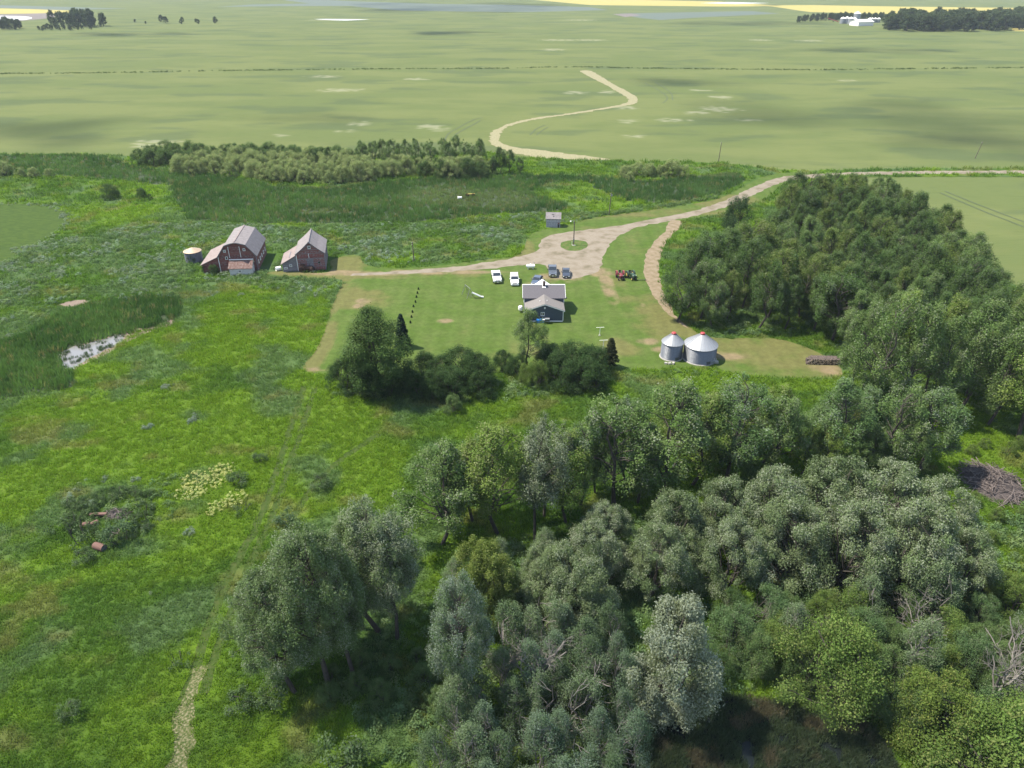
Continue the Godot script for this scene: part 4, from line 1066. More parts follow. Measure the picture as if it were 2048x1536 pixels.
	for q in [Vector3(-0.4, 0.16, 0), Vector3(0.25, 0.14, 0.1), Vector3(0.95, 0.18, 0.05)]:
		boxed("block", M.concrete, t, q, Vector3(0.5, 0.32, 0.4), Basis(Vector3.UP, q.x))
	t = thing("white_barrel", "white barrel lying on its side next to the granary lean-to", "barrel", Vector3(-55.75, 0, -160.33), 0.6)
	s = Shape.new()
	s.tube([Vector3(-0.6, 0.5, 0), Vector3(0.6, 0.5, 0)], [0.5, 0.5], 16, Color.WHITE, false)
	part("shell", s, M.tank, t)
	s = Shape.new()
	s.tube([Vector3(0.56, 0.5, 0), Vector3(0.6, 0.5, 0)], [0.48, 0.48], 16)
	part("open_end", s, M.black, t)

	# firewood stack: every log a piece
	t = thing("firewood_stack", "long stack of split firewood at the end of the mown clearing", "firewood", Vector3(56.96, 0, -114.1), -0.04)
	var r := RandomNumberGenerator.new()
	r.seed = 5
	var logs := []
	for k in 5:
		s = Shape.new()
		var rad := 0.1 + 0.012 * k
		s.tube([Vector3(0, 0, -0.25), Vector3(0, 0, 0.25)], [rad, rad * 0.93], 6 + k % 2, Color.WHITE, false)
		var e := Shape.new()
		for d in [-0.25, 0.25]:
			e.tube([Vector3(0, 0, d * 0.98), Vector3(0, 0, d)], [rad * 0.98, rad * 0.93], 6 + k % 2)
		logs.append([s.mesh(), e.mesh()])
	var count := 0
	for row in 3:
		for lay in 6:
			var n := 34 - lay * 2
			for i in n:
				if count > 280 or (row < 2 and lay < 4):
					continue
				var lg: Array = logs[r.randi() % 5]
				var o := part("log", lg[0], M.log, t)
				o.position = Vector3(-3.4 + (i + lay) * 0.2 + r.randf_range(-0.05, 0.05), 0.11 + lay * 0.185 + r.randf_range(-0.02, 0.02), 0.5 * row - 0.5 + r.randf_range(-0.06, 0.06))
				o.rotation = Vector3(r.randf_range(-0.08, 0.08), r.randf_range(-0.15, 0.15), r.randf() * 6.0)
				part("cut_end", lg[1], M.log_end if r.randf() < 0.55 else M.log, o)
				count += 1
	s = Shape.new()
	s.box(Vector3(0, 0.4, -0.3), Vector3(6.4, 0.7, 0.7))
	part("inner_logs", s, M.log, t)

	brush_pile(Vector3(67.07, 0, -78.74), "large pile of grey cut branches in the clearing under the trees", 5.0, 1.7, 290, 6, Vector2(0.95, 1.15))
	brush_pile(Vector3(-51.77, 0, -72.01), "grey heap of old boards and sticks in the weedy dump", 1.9, 0.9, 60, 8, Vector2(1.2, 0.7))
	brush_pile(Vector3(-51.01, 0, -68.56), "scatter of pale broken sticks and rubble below the dump heap", 1.4, 0.35, 40, 9, Vector2(0.7, 1.0))
	for q in [[Vector3(-50.95, 0, -65.76), 1.5, "rusty pink steel drum lying at the lower edge of the dump", 0.45, -0.35], [Vector3(-53.91, 0, -70.26), 0.9, "brown rusted barrel half sunk in dump weeds", 0.3, 0.9], [Vector3(-54.84, 0, -70.06), 0.8, "small rusted barrel lying lowest among the dump weeds", 0.3, 0.2]]:
		t = thing("rusty_drum", q[2], "barrel", q[0], q[4], "rusty drums in the dump")
		s = Shape.new()
		var ll: float = q[1]
		s.tube([Vector3(-ll / 2, q[3], 0), Vector3(-ll / 6, q[3], 0), Vector3(-ll / 6 + 0.03, q[3], 0), Vector3(ll / 6, q[3], 0), Vector3(ll / 6 + 0.03, q[3], 0), Vector3(ll / 2, q[3], 0)], [q[3], q[3], q[3] + 0.02, q[3] + 0.02, q[3], q[3]], 18, Color.WHITE, false)
		part("shell", s, M.rust_pink, t)
		s = Shape.new()
		s.tube([Vector3(ll / 2 - 0.05, q[3], 0), Vector3(ll / 2 - 0.02, q[3], 0)], [q[3] * 0.97, q[3] * 0.97], 18)
		s.tube([Vector3(-ll / 2 + 0.02, q[3], 0), Vector3(-ll / 2 + 0.05, q[3], 0)], [q[3] * 0.97, q[3] * 0.97], 18)
		part("end", s, M.old_galv, t)
	t = thing("rusty_beam", "long rusty steel channel lying across the dump heap", "beam", Vector3(-54.15, 0, -71.91), 0.05)
	s = Shape.new()
	s.box(Vector3(0, 0.5, 0), Vector3(2.2, 0.06, 0.4))
	s.box(Vector3(0, 0.38, 0.2), Vector3(2.2, 0.26, 0.05))
	s.box(Vector3(0, 0.38, -0.2), Vector3(2.2, 0.26, 0.05))
	part("web", s, M.rust_pink, t)
	s = Shape.new()
	for q in [-0.9, 0.9]:
		s.box(Vector3(q, 0.13, 0), Vector3(0.1, 0.26, 0.3))
	part("foot", s, M.rust, t)
	# in the marsh: a goose-white tub and an old hay rake
	t = thing("hay_rake", "old rusty hay rake frame left standing in the marsh grass", "farm implement", Vector3(-13.43, 0, -223.93), 0.15)
	s = Shape.new()
	s.box(Vector3(0.4, 1.0, 0), Vector3(2.6, 0.12, 0.3))
	part("beam", s, M.yellow, t)
	for q in [-0.7, 1.2]:
		s = Shape.new()
		s.tube([Vector3(q, 0.6, -0.06), Vector3(q, 0.6, 0.06)], [0.6, 0.6], 14)
		part("wheel", s, M.rust, t)
	s = Shape.new()
	for i in 10:
		s.tube([Vector3(-0.8 + i * 0.25, 1.0, 0), Vector3(-0.8 + i * 0.25, 0.5, -0.5), Vector3(-0.8 + i * 0.25, 0.06, -0.2)], [0.02, 0.02, 0.02], 4)
	part("tines", s, M.rust, t)
	t = thing("white_tub", "white plastic tub lying in the marsh grass near the hay rake", "tub", Vector3(-16.22, 0, -220.54), 0.3)
	s = Shape.new()
	s.tube([Vector3(-0.6, 0.75, 0), Vector3(0.6, 0.75, 0)], [0.45, 0.3], 14)
	part("shell", s, M.tank, t)
	s = Shape.new()
	s.tube([Vector3(-0.66, 0.75, 0), Vector3(-0.58, 0.75, 0)], [0.5, 0.5], 14)
	part("rim", s, M.tank, t)
	boxed("stand", M.grey_metal, t, Vector3(0, 0.2, 0), Vector3(0.8, 0.42, 0.4))


func brush_pile(at: Vector3, label: String, rad: float, high: float, n: int, seed_: int, squash: Vector2):
	var t := thing("brush_pile", label, "brush pile", at)
	var r := RandomNumberGenerator.new()
	r.seed = seed_
	var kinds := []
	for k in 8:
		var s := Shape.new()
		var l := rad * r.randf_range(0.35, 0.75)
		var bend := Vector3(0, r.randf_range(-0.1, 0.1), r.randf_range(-0.15, 0.15)) * l
		var th := r.randf_range(0.025, 0.07)
		s.tube([Vector3(-l / 2, 0, 0), bend, Vector3(l / 2, 0, 0)], [th, th * 0.8, th * 0.35], 5)
		if k % 2:
			s.tube([bend, bend + Vector3(l * 0.25, 0.1, l * 0.2)], [th * 0.5, th * 0.2], 4)
		kinds.append(s.mesh())
	for i in n:
		var a := r.randf() * TAU
		var d := pow(r.randf(), 0.6)
		var o := part("branch", kinds[i % 8], M.stick if r.randf() < 0.68 else M.stick_dark, t)
		var lim := high * (1.0 - d * d)
		o.position = Vector3(cos(a) * d * rad * squash.x * 0.8, 0.08 + lim * r.randf_range(0.45, 1.0), sin(a) * d * rad * squash.y * 0.8)
		o.rotation = Vector3(r.randf_range(-0.3, 0.3), r.randf() * TAU, r.randf_range(-0.22, 0.22))
	var s := Shape.new()
	s.lathe(Vector3.ZERO, [Vector2(rad * 0.8, 0.0), Vector2(rad * 0.6, high * 0.35), Vector2(rad * 0.3, high * 0.6), Vector2(0.02, high * 0.68)], 14)
	var c := part("litter", s, M.stick_dark, t)
	c.scale = Vector3(squash.x, 1, squash.y)


# ---------- vehicles

func ring(z: float, w: float, y0: float, y1: float, tuck := 0.88, round_ := 0.1) -> Array:
	return [Vector3(-w * tuck, y0, z), Vector3(-w, y0 + round_ * 1.6, z), Vector3(-w, y1 - round_ * 1.4, z), Vector3(-w + round_, y1, z), Vector3(w - round_, y1, z), Vector3(w, y1 - round_ * 1.4, z), Vector3(w, y0 + round_ * 1.6, z), Vector3(w * tuck, y0, z)]


func car(called: String, label: String, category: String, at: Vector3, turn: float, paint: Material, kind: String):
	# the nose points to +z
	var t := thing(called, label, category, at, turn, "vehicles parked by the farmhouse")
	var k: Dictionary = {
		"pickup": {"l": 5.6, "w": 0.98, "hood": 1.15, "belt": 1.2, "roof": 1.88, "y0": 0.42, "a": 0.95, "b": 0.35, "c": -0.95, "d": -1.2, "wr": 0.4},
		"suv": {"l": 4.9, "w": 0.95, "hood": 1.05, "belt": 1.12, "roof": 1.8, "y0": 0.36, "a": 1.05, "b": 0.45, "c": -1.9, "d": -2.3, "wr": 0.36},
		"sedan": {"l": 4.7, "w": 0.9, "hood": 0.88, "belt": 0.95, "roof": 1.43, "y0": 0.26, "a": 0.95, "b": 0.2, "c": -1.1, "d": -1.75, "wr": 0.32}}[kind]
	var l: float = k.l / 2
	var w: float = k.w
	var s := Shape.new()
	var back: float = k.d - 0.05 if kind == "pickup" else -l
	s.loft([ring(l, w * 0.8, k.y0 + 0.1, k.hood - 0.28), ring(l - 0.16, w * 0.95, k.y0, k.hood - 0.12), ring(l - 0.6, w, k.y0, k.hood - 0.03), ring(k.a + 0.15, w, k.y0, k.hood + 0.02), ring(k.a, w, k.y0, k.belt), ring(k.d, w, k.y0, k.belt), ring(back + 0.01 if kind == "pickup" else back + 0.3, w * (1.0 if kind == "pickup" else 0.97), k.y0, k.belt - (0.0 if kind != "sedan" else 0.04)), ring(back, w * (1.0 if kind == "pickup" else 0.86), k.y0 + 0.05, k.belt - (0.0 if kind == "pickup" else 0.2))])
	var body := part("body", s, paint, t)
	if kind == "pickup":
		s = Shape.new()
		s.box(Vector3(0, 0.66, (back - l) / 2), Vector3(w * 1.9, 0.12, l + back))
		for d in [-1.0, 1.0]:
			s.box(Vector3(d * (w - 0.05), 0.88, (back - l) / 2), Vector3(0.1, 0.72, l + back))
		s.box(Vector3(0, 0.86, -l + 0.05), Vector3(w * 2, 0.68, 0.1))
		part("cargo_bed", s, paint, t)
		boxed("bed_liner", M.black, t, Vector3(0, 0.735, (back - l) / 2), Vector3(w * 1.78, 0.02, l + back - 0.15))
	# glasshouse, then the roof panel and pillars in paint
	s = Shape.new()
	var ti := 0.84
	s.loft([[Vector3(-w * 0.95, k.belt - 0.02, k.a), Vector3(w * 0.95, k.belt - 0.02, k.a), Vector3(w * 0.95, k.belt - 0.02, k.d), Vector3(-w * 0.95, k.belt - 0.02, k.d)], [Vector3(-w * ti, k.roof - 0.05, k.b), Vector3(w * ti, k.roof - 0.05, k.b), Vector3(w * ti, k.roof - 0.05, k.c), Vector3(-w * ti, k.roof - 0.05, k.c)]])
	part("windows", s, M.glass, t)
	s = Shape.new()
	s.loft([[Vector3(-w * (ti + 0.02), k.roof - 0.06, k.b + 0.04), Vector3(w * (ti + 0.02), k.roof - 0.06, k.b + 0.04), Vector3(w * (ti + 0.02), k.roof - 0.06, k.c - 0.05), Vector3(-w * (ti + 0.02), k.roof - 0.06, k.c - 0.05)], [Vector3(-w * (ti - 0.08), k.roof, k.b - 0.1), Vector3(w * (ti - 0.08), k.roof, k.b - 0.1), Vector3(w * (ti - 0.08), k.roof, k.c + 0.1), Vector3(-w * (ti - 0.08), k.roof, k.c + 0.1)]])
	part("roof", s, paint, t)
	s = Shape.new()
	for d in [-1.0, 1.0]:
		s.tube([Vector3(d * w * 0.95, k.belt, k.a), Vector3(d * w * ti, k.roof - 0.05, k.b)], [0.05, 0.045], 5)
		s.tube([Vector3(d * w * 0.95, k.belt, k.d), Vector3(d * w * ti, k.roof - 0.05, k.c)], [0.08, 0.07], 5)
		s.tube([Vector3(d * w * 0.955, k.belt, (k.a + k.d) * 0.42), Vector3(d * w * (ti + 0.005), k.roof - 0.05, (k.b + k.c) * 0.45)], [0.045, 0.045], 5)
	part("pillars", s, paint, t)
	for z in [l - 0.95, -l + 1.05]:
		for d in [-1.0, 1.0]:
			s = Shape.new()
			s.tube([Vector3(d * (w - 0.22), k.wr, z), Vector3(d * (w - 0.02), k.wr, z), Vector3(d * (w + 0.015), k.wr, z)], [k.wr, k.wr, k.wr * 0.9], 16)
			var wh := part("wheel", s, M.tyre, t)
			s = Shape.new()
			s.tube([Vector3(d * (w + 0.005), k.wr, z), Vector3(d * (w + 0.03), k.wr, z)], [k.wr * 0.62, k.wr * 0.55], 12)
			part("rim", s, M.rim, wh)
	for d in [-1.0, 1.0]:
		boxed("headlight", M.lamp, t, Vector3(d * w * 0.7, k.hood - 0.33, l - 0.06), Vector3(0.34, 0.16, 0.16), Basis(Vector3.UP, d * 0.3))
		boxed("mirror", paint if kind != "pickup" else M.black, t, Vector3(d * (w + 0.13), k.belt + 0.1, k.a - 0.25), Vector3(0.24, 0.18, 0.12))
		boxed("tail_light", M.red_paint, t, Vector3(d * w * 0.8, k.belt - 0.25, -l - 0.01), Vector3(0.2, 0.25, 0.06))
	boxed("grille", M.black, t, Vector3(0, k.hood - 0.35, l + 0.005), Vector3(w * 0.95, 0.22, 0.06))
	s = Shape.new()
	s.loft([ring(l - 0.1, w * 0.97, k.y0 - 0.04, k.y0 + 0.24, 0.95, 0.04), ring(l + 0.1, w * 0.86, k.y0 - 0.02, k.y0 + 0.2, 0.95, 0.04)])
	part("bumper", s, M.chrome if kind == "pickup" else paint, t)
	boxed("number_plate", M.white, t, Vector3(0, k.y0 + 0.1, l + 0.11), Vector3(0.32, 0.15, 0.02))
	if kind != "sedan":
		boxed("hood_scoop", M.black, t, Vector3(0, k.hood - 0.02, l - 0.75), Vector3(w * 0.75, 0.03, 0.12))


func wheel_at(parent: Node, at: Vector3, r: float, wd: float, rimm: Material, lugs := true):
	var s := Shape.new()
	s.tube([at - Vector3(wd / 2, 0, 0), at - Vector3(wd * 0.38, 0, 0), at + Vector3(wd * 0.38, 0, 0), at + Vector3(wd / 2, 0, 0)], [r * 0.9, r, r, r * 0.9], 20)
	if lugs:
		for i in 18:
			var a := TAU * i / 18
			s.box(at + Vector3(0, cos(a), sin(a)) * r, Vector3(wd * 0.9, 0.08, 0.1), Basis(Vector3.RIGHT, a) * Basis(Vector3.UP, 0.4 if i % 2 else -0.4))
	var o := part("wheel", s, M.tyre, parent)
	s = Shape.new()
	s.tube([at - Vector3(wd * 0.51, 0, 0), at + Vector3(wd * 0.51, 0, 0)], [r * 0.55, r * 0.55], 14)
	part("rim", s, rimm, o)


func tractor(label: String, at: Vector3, turn: float, paint: Material, rimm: Material, big: bool):
	var t := thing("tractor", label, "tractor", at, turn, "old tractors on the lawn")
	var nose := 1.9
	var s := Shape.new()
	s.loft([ring(nose, 0.28, 0.62, 1.2, 0.9, 0.06), ring(nose - 0.15, 0.33, 0.58, 1.32, 0.9, 0.08), ring(0.35, 0.36, 0.6, 1.42, 0.9, 0.08), ring(0.2, 0.3, 0.62, 1.3, 0.9, 0.06)])
	part("hood", s, paint, t)
	boxed("grille", M.black, t, Vector3(0, 0.92, nose + 0.01), Vector3(0.42, 0.46, 0.03))
	s = Shape.new()
	s.box(Vector3(0, 0.72, -0.35), Vector3(0.5, 0.5, 1.5))
	s.box(Vector3(0, 0.78, -0.6), Vector3(1.2, 0.2, 0.25))
	part("transmission", s, paint, t)
	for d in [-1.0, 1.0]:
		wheel_at(t, Vector3(d * 0.78, 0.74, -0.6), 0.72, 0.36, rimm)
		wheel_at(t, Vector3(d * (0.62 if big else 0.5), 0.36, 1.45), 0.36, 0.2, rimm, false)
		s = Shape.new()
		var arc := []
		for i in 7:
			var a := deg_to_rad(10 + i * 25)
			arc.append(Vector3(d * 0.78, 0.74 + sin(a) * 0.86, -0.6 + cos(a) * 0.86))
		for i in 6:
			s.slab([arc[i] - Vector3(0.22, 0, 0), arc[i] + Vector3(0.22, 0, 0), arc[i + 1] + Vector3(0.22, 0, 0), arc[i + 1] - Vector3(0.22, 0, 0)], Vector3(0, 0.03, 0))
		part("fender", s, paint, t)
	s = Shape.new()
	s.tube([Vector3(-0.62, 0.4, 1.45), Vector3(0.62, 0.4, 1.45)], [0.06, 0.06], 6)
	s.box(Vector3(0, 0.5, 1.45), Vector3(0.25, 0.3, 0.25))
	part("front_axle", s, M.grey_metal, t)
	s = Shape.new()
	s.box(Vector3(0, 1.15, -0.75), Vector3(0.5, 0.12, 0.45))
	s.box(Vector3(0, 1.4, -0.98), Vector3(0.5, 0.42, 0.1))
	part("seat", s, M.black, t)
	s = Shape.new()
	s.tube([Vector3(0, 1.2, 0.1), Vector3(0, 1.62, -0.25)], [0.03, 0.03], 5)
	var pts := []
	var rr := []
	for i in 13:
		var a := TAU * i / 12
		pts.append(Vector3(cos(a) * 0.2, 1.62 + sin(a) * 0.1, -0.25 + sin(a) * 0.16))
		rr.append(0.02)
	s.tube(pts, rr, 5)
	part("steering_wheel", s, M.black, t)
	s = Shape.new()
	s.tube([Vector3(0.12, 1.35, 1.0), Vector3(0.12, 2.15, 1.0)], [0.05, 0.045], 8)
	part("exhaust", s, M.grey_metal, t)
	for d in [-1.0, 1.0]:
		boxed("headlight", M.lamp, t, Vector3(d * 0.38, 1.22, nose - 0.25), Vector3(0.14, 0.14, 0.12))
	return t


func vehicles():
	var white := flat(lin(0.72, 0.73, 0.74), 0.25)
	white.clearcoat_enabled = true
	var navy := flat(lin(0.02, 0.03, 0.055), 0.25, 0.3)
	navy.clearcoat_enabled = true
	var slate := flat(lin(0.085, 0.1, 0.13), 0.28, 0.4)
	slate.clearcoat_enabled = true
	var steel := flat(lin(0.06, 0.09, 0.15), 0.25, 0.4)
	steel.clearcoat_enabled = true
	car("pickup_truck", "white pickup truck with open bed parked on the grass", "pickup", Vector3(-3.59, 0, -154.62), 0.12, white, "pickup")
	car("sport_utility_car", "white sport utility car parked between white pickup and blue sedan", "car", Vector3(0.57, 0, -152.79), 0.04, white, "suv")
	car("sedan", "blue grey sedan with its nose hidden behind the farmhouse porch", "car", Vector3(5.74, 0, -152.79), -0.3, steel, "sedan")
	car("pickup_truck", "slate grey pickup truck parked on bare gravel", "pickup", Vector3(9.57, 0, -158.39), -0.02, slate, "pickup")
	car("sedan", "dark navy sedan parked next to the slate grey pickup", "car", Vector3(12.7, 0, -157.43), -0.04, navy, "sedan")
	tractor("dark red vintage tractor parked on the lawn", Vector3(25.16, 0, -155.55), 0.03, M.red_paint, M.red_paint, true)
	var gt: Node3D = tractor("dark green vintage tractor with a mower bar parked beside the red tractor", Vector3(27.72, 0, -155.55), 0.3, M.green_paint, M.yellow, false)
	var s := Shape.new()
	s.box(Vector3(1.3, 0.14, 2.0), Vector3(2.6, 0.06, 0.16), Basis(Vector3.UP, -0.3))
	s.box(Vector3(2.5, 0.16, 2.4), Vector3(0.3, 0.12, 0.2))
	s.box(Vector3(0.2, 0.3, 1.7), Vector3(0.4, 0.3, 0.3))
	part("mower_bar", s, M.black, gt)
	# rusted machine in front of the granary
	var t := thing("rusty_tractor", "rusted antique tractor standing in front of the granary", "tractor", Vector3(-48.9, 0, -159.68), 1.5)
	s = Shape.new()
	s.tube([Vector3(0, 1.0, 1.6), Vector3(0, 1.05, -0.4)], [0.4, 0.42], 10)
	s.box(Vector3(0, 0.7, -0.5), Vector3(0.6, 0.5, 2.0))
	part("engine", s, M.rust, t)
	s = Shape.new()
	s.box(Vector3(0, 1.55, -0.7), Vector3(0.9, 0.5, 0.8))
	s.box(Vector3(0, 1.95, -1.1), Vector3(0.1, 0.6, 0.1))
	part("seat_box", s, M.rust, t)
	for d in [-1.0, 1.0]:
		for q in [[Vector3(d * 0.75, 0.75, -0.8), 0.75], [Vector3(d * 0.55, 0.5, 1.5), 0.5]]:
			s = Shape.new()
			var pts := []
			var rr := []
			for i in 21:
				var a := TAU * i / 20
				pts.append(q[0] + Vector3(0, sin(a), cos(a)) * (q[1] - 0.08))
				rr.append(0.09)
			s.tube(pts, rr, 6)
			for i in 6:
				var a := TAU * i / 12
				s.tube([q[0] + Vector3(0, sin(a), cos(a)) * (q[1] - 0.1), q[0] - Vector3(0, sin(a), cos(a)) * (q[1] - 0.1)], [0.035, 0.035], 4)
			part("wheel", s, M.rust, t)
	s = Shape.new()
	s.tube([Vector3(-0.7, 0.75, -0.8), Vector3(0.7, 0.75, -0.8)], [0.07, 0.07], 6)
	s.tube([Vector3(-0.55, 0.5, 1.5), Vector3(0.55, 0.5, 1.5)], [0.06, 0.06], 6)
	part("axles", s, M.rust, t)
	s = Shape.new()
	s.tube([Vector3(0.1, 1.3, 0.9), Vector3(0.1, 2.0, 0.9)], [0.06, 0.05], 8)
	part("exhaust", s, M.rust, t)


# ---------- trees

func unit(r: RandomNumberGenerator) -> Vector3:
	var z := r.randf_range(-1, 1)
	var a := r.randf() * TAU
	var q := sqrt(1.0 - z * z)
	return Vector3(q * cos(a), z, q * sin(a))


func foliage(clumps: Array, per: float, leaf: float, r: RandomNumberGenerator, long := 1.0, up := 0.5) -> ArrayMesh:
	# clumps: [centre, radius, stretch, colour]; each holds many separate leaf-sized faces
	var total := 0
	var counts := []
	for c in clumps:
		var m := int(per * c[1] * c[1])
		counts.append(m)
		total += m
	var v := PackedVector3Array()
	var n := PackedVector3Array()
	var col := PackedColorArray()
	var ix := PackedInt32Array()
	v.resize(total * 4)
	n.resize(total * 4)
	col.resize(total * 4)
	ix.resize(total * 6)
	var k := 0
	for i in clumps.size():
		var c: Array = clumps[i]
		for j in counts[i]:
			var d := unit(r)
			var p: Vector3 = c[0] + d * Vector3(1, c[2], 1) * c[1] * pow(r.randf(), 0.5) * (1.0 + 0.4 * pow(r.randf(), 4.0))
			var m := (d * 0.72 + Vector3.UP * up + unit(r) * 0.8).normalized()
			var t := m.cross(unit(r)).normalized()
			var b := m.cross(t)
			var sz := leaf * r.randf_range(0.55, 1.25)
			t *= sz * 0.5 * long
			b *= sz * 0.32
			var cc: Color = (c[5] if c.size() > 4 and r.randf() < c[4] else c[3]) * r.randf_range(0.75, 1.25)
			var q := k * 4
			v[q] = p - t
			v[q + 1] = p + b
			v[q + 2] = p + t
			v[q + 3] = p - b
			for e in 4:
				n[q + e] = -m
				col[q + e] = cc
			var w := k * 6
			ix[w] = q
			ix[w + 1] = q + 1
			ix[w + 2] = q + 2
			ix[w + 3] = q
			ix[w + 4] = q + 2
			ix[w + 5] = q + 3
			k += 1
	# faces and normals must agree in turning sense
	if total > 0 and (v[2] - v[0]).cross(v[1] - v[0]).dot(n[0]) < 0:
		for e in n.size():
			n[e] = -n[e]
	var arr := []
	arr.resize(Mesh.ARRAY_MAX)
	arr[Mesh.ARRAY_VERTEX] = v
	arr[Mesh.ARRAY_NORMAL] = n
	arr[Mesh.ARRAY_COLOR] = col
	arr[Mesh.ARRAY_INDEX] = ix
	var o := ArrayMesh.new()
	o.add_surface_from_arrays(Mesh.PRIMITIVE_TRIANGLES, arr)
	return o


func wander_limb(s: Shape, a: Vector3, b: Vector3, r0: float, r1: float, r: RandomNumberGenerator, sides := 5):
	var l := a.distance_to(b)
	var pts := [a]
	var rad := [r0]
	for i in range(1, 4):
		var t := i / 4.0
		pts.append(a.lerp(b, t) + Vector3(r.randf_range(-1, 1), r.randf_range(-0.2, 0.6), r.randf_range(-1, 1)) * l * 0.06)
		rad.append(lerpf(r0, r1, t))
	pts.append(b)
	rad.append(r1)
	s.tube(pts, rad, sides, Color.WHITE, false)


func tree_proto(seed_: int, k: Dictionary) -> Node3D:
	var r := RandomNumberGenerator.new()
	r.seed = seed_
	var o := Node3D.new()
	var h: float = k.h
	var base: float = k.base * h
	var wood := Shape.new()
	var clumps := []
	var lean := Vector3(r.randf_range(-1, 1), 0, r.randf_range(-1, 1)) * h * 0.05
	var stems: int = k.get("stems", 1)
	var tops := []
	for i in stems:
		var a := TAU * (i + r.randf() * 0.5) / stems
		var out: Vector3 = Vector3(cos(a), 0, sin(a)) * (k.r * 0.45 if stems > 1 else 0.0) + lean
		var foot := Vector3(cos(a), 0, sin(a)) * (0.25 if stems > 1 else 0.0)
		var tip: Vector3 = out + Vector3(0, h * (0.86 if k.shape != "dome" else 0.7), 0)
		wander_limb(wood, foot - Vector3(0, 0.15, 0), tip, k.trunk, k.trunk * 0.2, r, 7)
		tops.append([foot, tip])
	var lobes := []
	for i in int(k.get("lobes", 5)):
		lobes.append([r.randf() * TAU, r.randf_range(0.75, 1.2)])
	for i in int(k.n):
		var t := r.randf()
		var prof := 1.0
		if k.shape == "oval":
			prof = pow(sin(PI * clampf(pow(t, 0.8), 0.06, 0.96)), 0.6)
		elif k.shape == "column":
			prof = pow(sin(PI * clampf(pow(t, 0.62) * 0.96 + 0.02, 0.05, 0.97)), 0.75)
		else:
			t = pow(t, 0.8)
			prof = sqrt(maxf(0.0, 1.0 - t * t * 0.92))
		var a := r.randf() * TAU
		var lobe := 1.0
		for q in lobes:
			lobe += 0.16 * cos(a - q[0]) * (q[1] - 0.9) * 4.0
		var d: float = k.r * prof * clampf(lobe, 0.65, 1.3) * (0.35 + 0.65 * sqrt(r.randf()))
		var c := Vector3(cos(a) * d, base + (h - base) * t, sin(a) * d) + lean * (base + (h - base) * t) / h
		if nA.get_noise_3d(c.x * 9.0 + seed_ * 31.0, c.y * 7.0, c.z * 9.0) < k.get("holes", -0.1):
			continue
		var cr: float = k.clump * r.randf_range(0.42, 1.3) * (0.75 if t > 0.85 else 1.0)
		var tone: Color = k.tones[r.randi() % k.tones.size()]
		var pale_share: float = k.get("silver", 0.0)  # share of leaves turned to their pale underside
		pale_share = clampf(pale_share * r.randf_range(0.0, 1.0) + (0.35 if r.randf() < pale_share * 0.5 else 0.0), 0.0, 0.8)
		clumps.append([c, cr, k.get("stretch", 1.1), tone * r.randf_range(0.85, 1.15), pale_share, k.pale])
		if r.randf() < k.get("limbs", 0.5):
			var st: Array = tops[r.randi() % tops.size()]
			var f := clampf((c.y - d * 0.7) / maxf(st[1].y, 0.1), 0.12, 0.95)
			wander_limb(wood, st[0].lerp(st[1], f), c, k.trunk * lerpf(0.42, 0.16, f), 0.03, r, 4)
	var tr := MeshInstance3D.new()
	tr.name = "trunk"
	tr.mesh = wood.mesh()
	tr.material_override = M.bark_pale if k.get("pale_bark", false) else M.bark
	o.add_child(tr)
	var cw := MeshInstance3D.new()
	cw.name = "crown"
	cw.mesh = foliage(clumps, k.per, k.leaf, r, k.get("long", 1.0), k.get("up", 0.5))
	cw.material_override = M.leaf
	o.add_child(cw)
	o.set_meta("high", h)
	return o


func spruce_proto(seed_: int, h: float, rad: float, tone: Color, dense: int, droop: float, low := 0.06) -> Node3D:
	var r := RandomNumberGenerator.new()
	r.seed = seed_
	var o := Node3D.new()
	var s := Shape.new()
	s.tube([Vector3(0, -0.1, 0), Vector3(0, h * 0.97, 0)], [h * 0.022, 0.02], 6)
	var clumps := []
	for i in dense:
		var t := low + (1.0 - low) * pow(r.randf(), 0.9) * 0.97
		var reach := rad * pow(1.0 - t, 0.85) * r.randf_range(0.8, 1.1) + 0.08
		var a := r.randf() * TAU
		var dir := Vector3(cos(a), 0, sin(a))
		for q in 5:
			var f := (q + 0.6) / 5.0
			clumps.append([dir * reach * f + Vector3(0, t * h - droop * reach * f * f, 0), 0.13 + 0.16 * rad / 2.0 * (1.1 - f * 0.5), 0.45, tone * r.randf_range(0.75, 1.25)])
	var tr := MeshInstance3D.new()
	tr.name = "trunk"
	tr.mesh = s.mesh()
	tr.material_override = M.bark
	o.add_child(tr)
	var cw := MeshInstance3D.new()
	cw.name = "crown"
	cw.mesh = foliage(clumps, 260.0, 0.2, r, 1.4, 0.5)
	cw.material_override = M.leaf
	o.add_child(cw)
	o.set_meta("high", h)
	return o


func bare(s: Shape, p: Vector3, dir: Vector3, l: float, rad: float, depth: int, r: RandomNumberGenerator):
	var q := p + dir * l
	wander_limb(s, p, q, rad, rad * 0.55, r, 5 if depth > 2 else 4)
	if depth == 0:
		return
	for i in (3 if depth > 1 else 4):
		var f := r.randf_range(0.45, 1.0)
		var d := (dir * 0.8 + unit(r) * 0.75 + Vector3.UP * 0.15).normalized()
		bare(s, p.lerp(q, f), d, l * r.randf_range(0.5, 0.75), rad * lerpf(0.6, 0.45, f), depth - 1, r)


